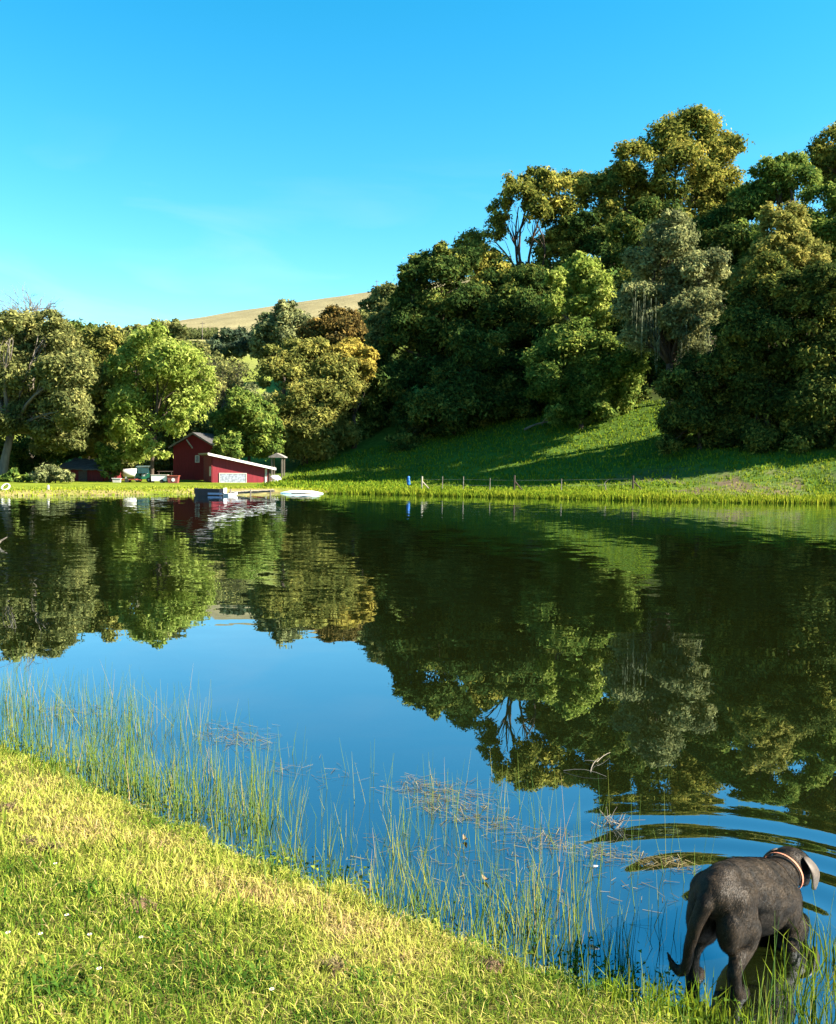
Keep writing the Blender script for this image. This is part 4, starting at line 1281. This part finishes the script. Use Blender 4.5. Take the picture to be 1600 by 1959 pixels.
b.v = [stoop(v) for v in b.v]
me = voxel_body(b, 0.0092, 10)
M['dog'] = dog_material()
body = link('body', me, M['dog'], dog)


def short_coat(me, n, g):
    """short hairs lying backwards and down over the skin"""
    nv = len(me.vertices); co = np.empty(nv * 3, np.float32); me.vertices.foreach_get('co', co); co = co.reshape(-1, 3)
    nr = np.empty(nv * 3, np.float32); me.vertices.foreach_get('normal', nr); nr = nr.reshape(-1, 3)
    me.calc_loop_triangles()
    ti = np.empty(len(me.loop_triangles) * 3, np.int32); me.loop_triangles.foreach_get('vertices', ti); ti = ti.reshape(-1, 3)
    a, b_, c = co[ti[:, 0]], co[ti[:, 1]], co[ti[:, 2]]
    ar = np.linalg.norm(np.cross(b_ - a, c - a), axis=1)
    k = g.choice(len(ti), n, p=ar / ar.sum())
    u = g.random((n, 2)); fl = u.sum(1) > 1; u[fl] = 1 - u[fl]
    p = a[k] + (b_[k] - a[k]) * u[:, :1] + (c[k] - a[k]) * u[:, 1:]
    m = nr[ti[k, 0]]
    flow = np.array([-1.0, 0, -0.55]) + g.normal(size=(n, 3)) * 0.35
    flow -= m * (flow * m).sum(1, keepdims=True)
    flow /= np.linalg.norm(flow, axis=1, keepdims=True) + 1e-6
    sd_ = np.cross(m, flow)
    L = g.uniform(0.008, 0.018, n)[:, None]
    V = np.stack([p + sd_ * 0.0009, p - sd_ * 0.0009, p + flow * L + m * L * 0.28], 1).reshape(-1, 3)
    return mesh_np('short_coat', V, np.arange(n * 3), 3, {'rnd': g.random(n)})


coat_mat = mat_leaf('coat_hair', [(0, (0.0025, 0.0021, 0.0018)), (0.6, (0.014, 0.0095, 0.0058)), (1, (0.066, 0.045, 0.027))], 0.04, 0.14, 0.48)
co_ = link('short_coat', short_coat(me, 60000, np.random.default_rng(8)), coat_mat, body)
co_['kind'] = 'stuff'
M['dog_ear'] = mat_plain('dog_ear', (0.040, 0.028, 0.018), 0.6, 0.75, 30, 0.3, 0.4)
for s in (-1, 1):
    e = MB()
    n = 8
    prof = [(0.0, 0.034), (0.03, 0.054), (0.07, 0.064), (0.115, 0.058), (0.155, 0.038), (0.18, 0.012)]
    for i, (dz, hw_) in enumerate(prof):
        bow = math.sin(min(1, dz / 0.08) * math.pi / 2) * 0.055 - max(0, dz - 0.1) * 0.15
        for j in range(12):
            a = 2 * math.pi * j / 12
            e.v.append((0.945 + hw_ * math.cos(a) + 0.10 * dz, s * (0.074 + bow * 1.15 + 0.013 * math.sin(a)), 0.415 - dz))
    for i in range(len(prof) - 1):
        for j in range(12):
            e.f.append((i * 12 + j, i * 12 + (j + 1) % 12, (i + 1) * 12 + (j + 1) % 12, (i + 1) * 12 + j))
    e.f += [tuple(range(12)), tuple((len(prof) - 1) * 12 + j for j in range(12))]
    e.v = [stoop(v) for v in e.v]
    eo = e.build('ear', M['dog_ear'], dog, smooth=True)
    sb = eo.modifiers.new('sub', 'SUBSURF'); sb.levels = 2; sb.render_levels = 2
# collar lying round the neck behind the ears
M['collar'] = mat_plain('collar', (0.36, 0.13, 0.075), 0.55, 0.12, 40)
cm = MB()
for i in range(36):
    a = 2 * math.pi * i / 36
    cy, cz = math.cos(a) * 0.106, math.sin(a) * 0.106
    for dx, dr in ((-0.010, 0.0), (0.010, 0.0), (0.010, 0.005), (-0.010, 0.005)):
        k = 1 + dr / 0.106
        cm.v.append((0.825 + dx - cz * 0.32, cy * k, 0.317 + cz * k))
for i in range(36):
    for j in range(4):
        q, q2 = i * 4, ((i + 1) % 36) * 4
        cm.f.append((q + j, q + (j + 1) % 4, q2 + (j + 1) % 4, q2 + j))
cm.v = [stoop(v) for v in cm.v]
cm.build('collar', M['collar'], dog, smooth=False)

# ------------------------------------------------------------------ grass, reeds and litter by the camera
def blades(pos, h, w, bend, g, tone, droop=0.4):
    """each blade: two crossing-free segments (5 vertices, 3 triangles)"""
    n = len(pos)
    a = g.uniform(0, 2 * math.pi, n)
    sx = np.stack([np.cos(a), np.sin(a), np.zeros(n)], 1)
    b_ = g.uniform(0, 2 * math.pi, n)
    lean = np.stack([np.cos(b_), np.sin(b_), np.zeros(n)], 1) * (bend * g.uniform(0.1, 1.0, n))[:, None]
    up = np.array([0, 0, 1.0])
    V = np.empty((n, 5, 3))
    hh = h[:, None]; ww = w[:, None]
    mid = pos + up * hh * 0.55 + lean * hh * 0.35
    tip = pos + up * hh * (1 - droop * (np.linalg.norm(lean, axis=1)[:, None])) + lean * hh
    V[:, 0] = pos - sx * ww * 0.5; V[:, 1] = pos + sx * ww * 0.5
    V[:, 2] = mid + sx * ww * 0.42; V[:, 3] = mid - sx * ww * 0.42
    V[:, 4] = tip
    i = np.arange(n)[:, None] * 5
    Fc = np.concatenate([i + np.array([0, 1, 2]), i + np.array([0, 2, 3]), i + np.array([3, 2, 4])], 1).reshape(-1, 3)
    return V.reshape(-1, 3), Fc, np.repeat(tone, 3)


def build_grass():
    g = np.random.default_rng(31)
    n = 640000
    x = g.uniform(-6.5, 3.2, n); y = g.uniform(1.2, 10.5, n)
    r = np.hypot(x, y)
    # roughly constant count per picture area
    keep = g.random(n) < np.clip((3.6 / np.maximum(r, 1)) ** 1.2, 0.18, 1)
    keep &= np.abs(x) < 0.62 * y + 0.9
    x, y = x[keep], y[keep]
    pd = pond_dist(x, y)
    k = (pd > -0.02) & (pd < 5.5)
    x, y, pd = x[k], y[k], pd[k]
    z = height(x, y, pd)
    f1 = fbm(x * 0.9, y * 0.9, 41); f2 = fbm(x * 3.2, y * 3.2, 43)
    dry = np.exp(-((pd - 0.42) / 0.40) ** 2) * sstep(0.25, 0.55, f1 + 0.15)          # straw band just above the waterline
    lushb = sstep(2.2, 3.4, pd)
    tone = 0.31 + 0.34 * dry * (0.55 + 0.45 * f2) + 0.9 * (f2 - 0.5) + 0.55 * (f1 - 0.5) - 0.26 * lushb + g.normal(size=len(x)) * 0.17
    tone = np.clip(tone, 0, 1)
    h = g.uniform(0.028, 0.075, len(x)) * (1 + 0.5 * (f1 - 0.5) + 0.25 * lushb)
    w = g.uniform(0.0026, 0.0052, len(x)) * (0.75 + 0.11 * np.hypot(x, y))
    V, Fc, A = blades(np.stack([x, y, z - 0.004], 1), h, w, np.full(len(x), 1.15), g, tone)
    # dead thatch lying between the live blades, and a scatter of coarse broad blades
    k = g.random(len(x)) < 0.16
    th = np.clip(0.72 + 0.3 * g.normal(size=k.sum()) * 0.6 + 0.2 * (f2[k] - 0.5), 0, 1)
    V2, F2, A2 = blades(np.stack([x[k], y[k], z[k] + 0.012], 1), g.uniform(0.02, 0.06, k.sum()), w[k] * 0.8, np.full(k.sum(), 2.6), g, th, 0.3)
    k = g.random(len(x)) < 0.035 * sstep(0.35, 0.65, f1)
    V3, F3, A3 = blades(np.stack([x[k], y[k], z[k]], 1), g.uniform(0.06, 0.15, k.sum()), w[k] * 1.9, np.full(k.sum(), 1.2), g, np.clip(tone[k] - 0.15, 0, 1))
    Fc = np.vstack([Fc, F2 + len(V), F3 + len(V) + len(V2)]); A = np.concatenate([A, A2, A3]); V = np.vstack([V, V2, V3])
    o = link('grass', mesh_np('grass', V, Fc, 3, {'rnd': A}), LEAF['grass'])
    tag(o, 'short yellow-green lawn grass covering the near bank', 'grass', kind='stuff')


def build_far_grass():
    g = np.random.default_rng(37)
    n = 210000
    x = g.uniform(-45, 48, n); y = g.uniform(55, 80, n)
    pd = pond_dist(x, y)
    k = (pd > -0.55) & (pd < 9) & (g.random(n) < np.clip(1.25 - pd / 6, 0.1, 1))
    left = x < -9
    k &= ~(left & (g.random(n) < 0.75))
    k &= ~((x > 18) & (pd > 1.6) & (fbm(x / 3, y / 3, 21) > 0.42) & (g.random(n) < 0.6))
    # keep clear of the buildings and boats
    k &= ~((x > -16.5) & (x < -9.5) & (pd < 1.6))
    x, y, pd = x[k], y[k], pd[k]
    z = np.maximum(height(x, y, pd), -0.25)
    cl = fbm(x * 0.6, y * 0.6, 51)
    edge = 1 - sstep(0.4, 1.8, pd)
    lf = (x < -7)
    h = g.uniform(0.10, 0.26, len(x)) + edge * g.uniform(0.05, 0.55, len(x)) * (cl * 1.3) * np.where(lf, 0.1, 1)
    h = np.where(pd < 0, h * 0.9 + 0.2, h) * np.where(lf, 0.6, 1)
    tone = np.clip(g.uniform(0.2, 0.9, len(x)) + 0.5 * (cl - 0.5) + 0.25 * lf, 0, 1)
    V, Fc, A = blades(np.stack([x, y, z], 1), h, g.uniform(0.05, 0.10, len(x)), np.full(len(x), 0.55), g, tone)
    o = link('far_bank_grass', mesh_np('far_bank_grass', V, Fc, 3, {'rnd': A}), LEAF['lush'])
    tag(o, 'taller bright green grass fringing the far waterline', 'grass', kind='stuff')
    # tufts scattered over the shaded slope
    n = 26000
    x = g.uniform(-14, 45, n); y = g.uniform(70, 105, n)
    s = 0.63 * x + 0.776 * y
    k = (s < 92) & (s > 50) & ~((x > 17) & (s < 73) & (fbm(x / 3, y / 3, 21) > 0.42) & (g.random(n) < 0.55))
    x, y = x[k], y[k]
    z = height(x, y)
    V, Fc, A = blades(np.stack([x, y, z], 1), g.uniform(0.12, 0.38, len(x)), g.uniform(0.08, 0.16, len(x)), np.full(len(x), 0.8), g, g.uniform(0, 0.75, len(x)))
    o = link('slope_grass', mesh_np('slope_grass', V, Fc, 3, {'rnd': A}), LEAF['lush'])
    tag(o, 'tufted grass on the shaded slope under the wooded hill', 'grass', kind='stuff')


def build_reeds():
    g = np.random.default_rng(53)
    # clumps along the waterline, thinning outwards
    Vs, Fs, As, off = [], [], [], 0
    pts = []
    x = g.uniform(-7, 3.6, 30000); y = g.uniform(2.3, 13, 30000)
    pd = pond_dist(x, y)
    cl = fbm(x * 1.6, y * 1.6, 61)
    dens = np.where(pd < 0, np.exp(-((pd + 0.45) / 0.8) ** 2), 0) * (0.12 + 0.88 * sstep(0.36, 0.62, cl)) * 0.6
    dens *= np.where(x > 0.9, 0.5, 1.0)
    # leave the wading dog clear
    rel = np.stack([x - DOG_H.x, y - DOG_H.y], 1)
    fwd = rel @ np.array(DOG_F); lat = np.abs(rel @ np.array([DOG_F.y, -DOG_F.x]))
    dens[(fwd > -0.35) & (fwd < 1.25) & (lat < 0.24)] = 0
    k = g.random(len(x)) < dens
    x, y, pd = x[k], y[k], pd[k]
    xs, ys, ps = [], [], []
    for a, b_, p in zip(x, y, pd):
        m = g.integers(1, 4)
        xs.append(a + g.normal(size=m) * 0.03); ys.append(b_ + g.normal(size=m) * 0.03); ps.append(np.full(m, p))
    x = np.concatenate(xs); y = np.concatenate(ys); ps = np.concatenate(ps)
    n = len(x)
    h = g.uniform(0.12, 0.42, n) * (0.7 + 0.5 * fbm(x * 0.8, y * 0.8, 63)) + np.where(g.random(n) < 0.06, 0.15, 0)
    lean = g.normal(size=(n, 2)) * 0.10
    big = g.random(n) < 0.10
    lean[big] *= 4.5
    tone = np.clip(g.uniform(0, 0.85, n) + np.where(g.random(n) < 0.12, 0.4, 0), 0, 1)
    # short dense shoots hugging the waterline
    m0 = 60000
    x2 = g.uniform(-7, 3.0, m0); y2 = g.uniform(2.3, 11, m0); pd2 = pond_dist(x2, y2)
    c2 = fbm(x2 * 2.1, y2 * 2.1, 67)
    k2 = g.random(m0) < np.exp(-((pd2 + 0.22) / 0.34) ** 2) * (0.15 + 0.85 * sstep(0.38, 0.6, c2)) * np.where(x2 > 1.0, 0.4, 1.0)
    rel = np.stack([x2 - DOG_H.x, y2 - DOG_H.y], 1)
    fw2 = rel @ np.array(DOG_F); la2 = np.abs(rel @ np.array([DOG_F.y, -DOG_F.x]))
    k2 &= ~((fw2 > -0.3) & (fw2 < 1.2) & (la2 < 0.22))
    x2, y2 = x2[k2], y2[k2]; q = len(x2)
    x = np.concatenate([x, x2]); y = np.concatenate([y, y2]); n = len(x)
    h = np.concatenate([h, g.uniform(0.05, 0.27, q)]); lean = np.vstack([lean, g.normal(size=(q, 2)) * 0.2]); tone = np.concatenate([tone, np.clip(g.uniform(0, 0.9, q), 0, 1)])
    bed = height(x, y)
    rad = g.uniform(0.0022, 0.0042, n) * (0.8 + 0.05 * np.hypot(x, y))
    seg = 4
    V = np.empty((n, seg, 3, 3))
    hb = h + np.maximum(-bed, 0)
    for i in range(seg):
        t = i / (seg - 1)
        cx = x + lean[:, 0] * hb * t * (0.6 + 0.4 * t); cy = y + lean[:, 1] * hb * t * (0.6 + 0.4 * t); cz = bed + hb * t
        for j in range(3):
            a = 2 * math.pi * j / 3
            r = rad * (1 - 0.85 * t)
            V[:, i, j] = np.stack([cx + r * math.cos(a), cy + r * math.sin(a), cz], 1)
    idx = np.arange(n)[:, None] * (seg * 3)
    q = []
    for i in range(seg - 1):
        for j in range(3):
            q.append([i * 3 + j, i * 3 + (j + 1) % 3, (i + 1) * 3 + (j + 1) % 3, (i + 1) * 3 + j])
    q = np.array(q).ravel()
    Fc = (idx + q).reshape(-1, 4)
    o = link('reeds', mesh_np('reeds', V.reshape(-1, 3), Fc, 4, {'rnd': np.repeat(tone, (seg - 1) * 3)}, True), LEAF['reed'])
    tag(o, 'thin green reed stems standing in the shallows along the near bank', 'reeds', kind='stuff')
    # broad tufts on the bank edge near the dog and along the waterline
    cs = []
    for (px, py, m_, hh, sp) in ((1175, 1905, 60, 0.17, 0.07), (1235, 1900, 70, 0.18, 0.08), (1300, 1925, 60, 0.15, 0.08), (1350, 1925, 70, 0.18, 0.06), (1400, 1945, 50, 0.16, 0.07), (1260, 1940, 70, 0.12, 0.12), (1480, 1960, 40, 0.2, 0.1), (1570, 1945, 60, 0.22, 0.1), (1590, 1830, 50, 0.3, 0.1), (1555, 1900, 50, 0.25, 0.1),
                               (640, 1690, 50, 0.16, 0.08), (560, 1640, 40, 0.18, 0.08), (260, 1500, 60, 0.16, 0.1), (480, 1580, 40, 0.2, 0.1), (780, 1720, 40, 0.14, 0.1), (100, 1480, 40, 0.16, 0.1), (30, 1440, 60, 0.16, 0.15), (1090, 1830, 40, 0.16, 0.1)):
        p = on_z(px, py, 0.03)
        for _ in range(m_):
            a, b_ = p.x + g.normal() * sp, p.y + g.normal() * sp
            cs.append((a, b_, max(gz(a, b_), -0.05), hh * g.uniform(0.5, 1.15)))
    C = np.array(cs)
    V, Fc, A = blades(C[:, :3], C[:, 3], g.uniform(0.004, 0.009, len(C)), np.full(len(C), 0.55), g, np.clip(g.uniform(0.05, 0.75, len(C)), 0, 1))
    o = link('shore_tufts', mesh_np('shore_tufts', V, Fc, 3, {'rnd': A}), LEAF['lush'])
    tag(o, 'broad-bladed grass tufts at the edge of the near water', 'grass', kind='stuff')
    # small leafy water weeds creeping out from the bank
    x = g.uniform(-6.5, 3.2, 160000); y = g.uniform(2.3, 11, 160000)
    pd = pond_dist(x, y)
    cl = fbm(x * 2.2, y * 2.2, 71)
    k = (np.abs(pd + 0.1) < 0.28) & (g.random(len(x)) < (0.1 + 0.9 * sstep(0.42, 0.6, cl)) * np.exp(-((pd + 0.05) / 0.15) ** 2))
    x, y, pd = x[k], y[k], pd[k]
    z = np.maximum(height(x, y, pd), 0) + g.uniform(0.0, 0.07, len(x))
    N = g.normal(size=(len(x), 3)) * 0.6 + np.array([0, 0, 1]); N /= np.linalg.norm(N, axis=1, keepdims=True)
    V = leaf_tris(np.stack([x, y, z], 1), N, 0.014, g, 0.9)
    o = link('water_weed', mesh_np('water_weed', V, np.arange(len(V)), 3, {'rnd': g.random(len(x))}), LEAF['weed'])
    tag(o, 'small-leaved green weed creeping from the bank into the water', 'water weed', kind='stuff')


def build_litter():
    g = np.random.default_rng(83)
    S_ = []
    def band(p0, p1, wid, n, ln):
        a = on_z(*p0); b_ = on_z(*p1)
        for _ in range(int(n * 1.25)):
            t = g.random()
            x = a.x + (b_.x - a.x) * t + g.normal() * wid * 0.6; y = a.y + (b_.y - a.y) * t + g.normal() * wid
            S_.append((x, y, ln * g.uniform(0.2, 0.9), math.atan2(b_.y - a.y, b_.x - a.x) + g.normal() * 0.9))
    band((760, 1502), (940, 1528), 0.13, 200, 0.16)
    band((800, 1530), (960, 1575), 0.12, 160, 0.16)
    band((960, 1590), (1130, 1625), 0.12, 110, 0.14)
    band((1120, 1628), (1330, 1658), 0.06, 170, 0.12)
    band((400, 1400), (500, 1425), 0.16, 150, 0.18)
    band((90, 1355), (200, 1372), 0.2, 110, 0.18)
    band((520, 1468), (700, 1490), 0.14, 36, 0.16)
    band((940, 1640), (1300, 1700), 0.25, 90, 0.12)
    band((700, 1620), (1000, 1690), 0.2, 90, 0.12)
    n = len(S_)
    A = np.array(S_)
    c = np.stack([A[:, 0], A[:, 1], g.uniform(0.002, 0.012, n)], 1)
    u = np.stack([np.cos(A[:, 3]), np.sin(A[:, 3]), g.normal(size=n) * 0.05], 1) * A[:, 2:3] * 0.5
    v = np.stack([-np.sin(A[:, 3]), np.cos(A[:, 3]), np.zeros(n)], 1) * g.uniform(0.0010, 0.0024, n)[:, None]
    V = np.stack([c - u - v, c + u - v * 0.5, c + u + v * 0.5, c - u + v], 1).reshape(-1, 3)
    o = link('floating_straw', mesh_np('floating_straw', V, np.arange(len(V)), 4, {'rnd': g.random(n)}), LEAF['litter'])
    tag(o, 'drifts of dead straw floating among the reeds', 'straw', kind='stuff')


build_grass()
build_far_grass()
build_reeds()
build_litter()

# twigs and leaves lying on the water
gt = np.random.default_rng(91)
def water_twig(name, label, px, py, segs, r, mat='wood_pale'):
    p = on_z(px, py)
    m = MB()
    for (a, b_) in segs:
        limb(m, a, b_, r, r * 0.5, gt, 0.06, 4, 5)
    o = m.build(name, M[mat], None, (p.x, p.y, 0.0))
    return tag(o, label, 'twig')


water_twig('floating_twig', 'thin forked twig floating on the reflection of the trees', 1130, 1478, [((-0.2, 0.02, 0.004), (0.1, -0.1, 0.006)), ((0.0, 0.0, 0.004), (0.12, 0.28, 0.02)), ((0.09, 0.2, 0.015), (0.24, 0.42, 0.02)), ((0.09, 0.2, 0.015), (0.0, 0.24, 0.01))], 0.0035, 'wood_grey')
water_twig('drift_clump', 'tangle of dead roots poking from the ripples left of the dog', 1168, 1580,
           [((gt.normal() * 0.05, gt.normal() * 0.05, -0.03), (gt.normal() * 0.07, gt.normal() * 0.07, gt.uniform(0.02, 0.10))) for _ in range(26)] + [((0, 0, 0.03), (0.22, -0.02, 0.05))], 0.003, 'wood_grey')
for (px, py, lab) in ((890, 1609, 'pale dead leaf floating among the reeds nearest the straw drift'), (929, 1686, 'curled tan leaf floating low among the reeds'), (1128, 1738, 'white feather caught on the reeds beside the dog shadow')):
    p = on_z(px, py)
    m = MB()
    n = 8
    for i in range(n + 1):
        t = i / n
        w_ = 0.012 * math.sin(math.pi * t) ** 0.8 + 0.001
        m.v += [((t - 0.5) * 0.06, -w_, 0.006 + 0.02 * (t - 0.5) ** 2 * 4), ((t - 0.5) * 0.06, 0, 0.001 + 0.02 * (t - 0.5) ** 2 * 4), ((t - 0.5) * 0.06, w_, 0.008 + 0.02 * (t - 0.5) ** 2 * 4)]
    for i in range(n):
        for j in range(2):
            m.f.append((i * 3 + j, i * 3 + j + 1, i * 3 + j + 4, i * 3 + j + 3))
    fe = 'feather' in lab
    o = m.build('feather' if fe else 'fallen_leaf', M['petal' if fe else 'dead_leaf'], None, (p.x, p.y, 0.22 if fe else 0.006), (R(70) if fe else 0, 0, rnd.uniform(0, 3)))
    tag(o, lab, 'feather' if fe else 'leaf')


def bank_point(px, py):
    v = ray(px, py)
    t = 1.0
    for _ in range(60):
        p = CAM + v * t
        t += max(0.002, (p.z - gz(p.x, p.y)) * 0.8)
    p = CAM + v * t
    return Vector((p.x, p.y, gz(p.x, p.y)))


# brown mole-hill patches in the lawn
for (px, py, r, lab) in ((265, 1752, 0.075, 'brown dirt mound in the middle of the lawn'), (58, 1628, 0.06, 'brown dirt mound near the left edge of the lawn'), (100, 1640, 0.05, 'flat dry dirt patch right of the left dirt mound'), (940, 1870, 0.05, 'reddish dirt patch low on the bank towards the dog'), (15, 1560, 0.06, 'pale dry mound at the left edge near the reeds'), (640, 1875, 0.05, 'small brown dirt patch at the bottom middle of the lawn')):
    p = bank_point(px, py)
    m = MB(); m.ell((0, 0, 0.0), (r, r * 0.8, 0.035), None, 18, 10)
    v2 = []
    for v in m.v:
        k = 1 + 0.5 * (float(vnoise(v[0] * 60 + px, v[1] * 60)) - 0.5) + 0.3 * (float(vnoise(v[0] * 160, v[1] * 160 + py)) - 0.5)
        v2.append((v[0] * k, v[1] * k, v[2] * k))
    m.v = v2
    t = thing('dirt_mound', lab, 'dirt mound', p, 0, 'dirt mounds in the lawn')
    m.build('soil', M['earth'], t)
    n = 120
    pos = gt.normal(size=(n, 3)) * np.array([r * 0.6, r * 0.5, 0]) + np.array([0, 0, 0.018])
    V, Fc, A = blades(pos, gt.uniform(0.015, 0.05, n), gt.uniform(0.003, 0.006, n), np.full(n, 1.3), gt, gt.random(n))
    link('dry_thatch', mesh_np('dry_thatch', V, Fc, 3, {'rnd': A}), LEAF['litter'], t)['kind'] = 'stuff'

# dark leafy weeds in the lawn
for (px, py, r, lab) in ((312, 1822, 0.10, 'dark green broad-leaved weed below the brown mound in the lawn'), (60, 1925, 0.12, 'dark green weed patch in the bottom left corner'), (130, 1945, 0.10, 'leafy weed right of the bottom left corner patch'), (480, 1905, 0.12, 'dark green grassy weed at the bottom of the lawn'), (170, 1715, 0.07, 'small green weed left of the brown mound'), (690, 1900, 0.09, 'leafy weed low on the lawn towards the dog')):
    p = bank_point(px, py)
    r *= 0.62
    n = 110
    V, Fs, A = [], [], []
    for i in range(n):
        a = gt.uniform(0, 2 * math.pi); L = r * gt.uniform(0.4, 1.0); w_ = L * 0.10; up = gt.uniform(0.15, 0.75)
        o0 = np.array([gt.normal() * r * 0.8, gt.normal() * r * 0.8, 0.0])
        dv = np.array([math.cos(a), math.sin(a), 0]); sv = np.array([-math.sin(a), math.cos(a), 0])
        b0 = len(V)
        V += [o0, o0 + dv * L * 0.45 + np.array([0, 0, L * up]) + sv * w_, o0 + dv * L * 0.45 + np.array([0, 0, L * up]) - sv * w_, o0 + dv * L + np.array([0, 0, L * up * 0.9])]
        Fs += [b0, b0 + 1, b0 + 2, b0 + 1, b0 + 3, b0 + 2]; tn = gt.uniform(0, 0.6); A += [tn, tn]
    t = thing('lawn_weed', lab, 'weed', p, 0, 'weeds in the lawn')
    link('leaves', mesh_np('leaves', np.array(V), np.array(Fs), 3, {'rnd': np.array(A)}), LEAF['weed'], t)

# daisies
DAISY = ['white daisy nearest the left edge of the lawn', 'white daisy second from the left edge, above the dark weeds', 'white daisy third from the left in the row above the weeds', 'white daisy highest up the lawn, below the left dirt mounds', 'lowest white daisy of the left group, right of the corner weeds', 'white daisy just above the row of three daisies', 'lone white daisy at the bottom middle of the lawn', 'white daisy below the brown dirt mound in the lawn']
for k, (px, py) in enumerate(((16, 1838), (78, 1840), (172, 1840), (106, 1690), (190, 1915), (128, 1800), (520, 1952), (270, 1845))):
    p = bank_point(px, py) + Vector((0, 0, 0.075))
    t = thing('daisy', DAISY[k], 'daisy', p, k, 'daisies in the lawn')
    m = MB()
    for i in range(9):
        a = 2 * math.pi * i / 9
        c, s = math.cos(a), math.sin(a)
        b0 = len(m.v)
        m.v += [(c * 0.003, s * 0.003, 0), (c * 0.007 - s * 0.003, s * 0.007 + c * 0.003, 0.002), (c * 0.0095, s * 0.0095, 0.001), (c * 0.007 + s * 0.003, s * 0.007 - c * 0.003, 0.002)]
        m.f.append((b0, b0 + 1, b0 + 2, b0 + 3))
    m.build('petals', M['petal'], t)
    MB().ell((0, 0, 0.002), (0.004, 0.004, 0.003), None, 8, 5).build('centre', M['yellow'], t)
    MB().tube([(0, 0, -0.08), (0, 0, 0)], [0.001, 0.001], 4).build('stem', LEAF['weed'], t)
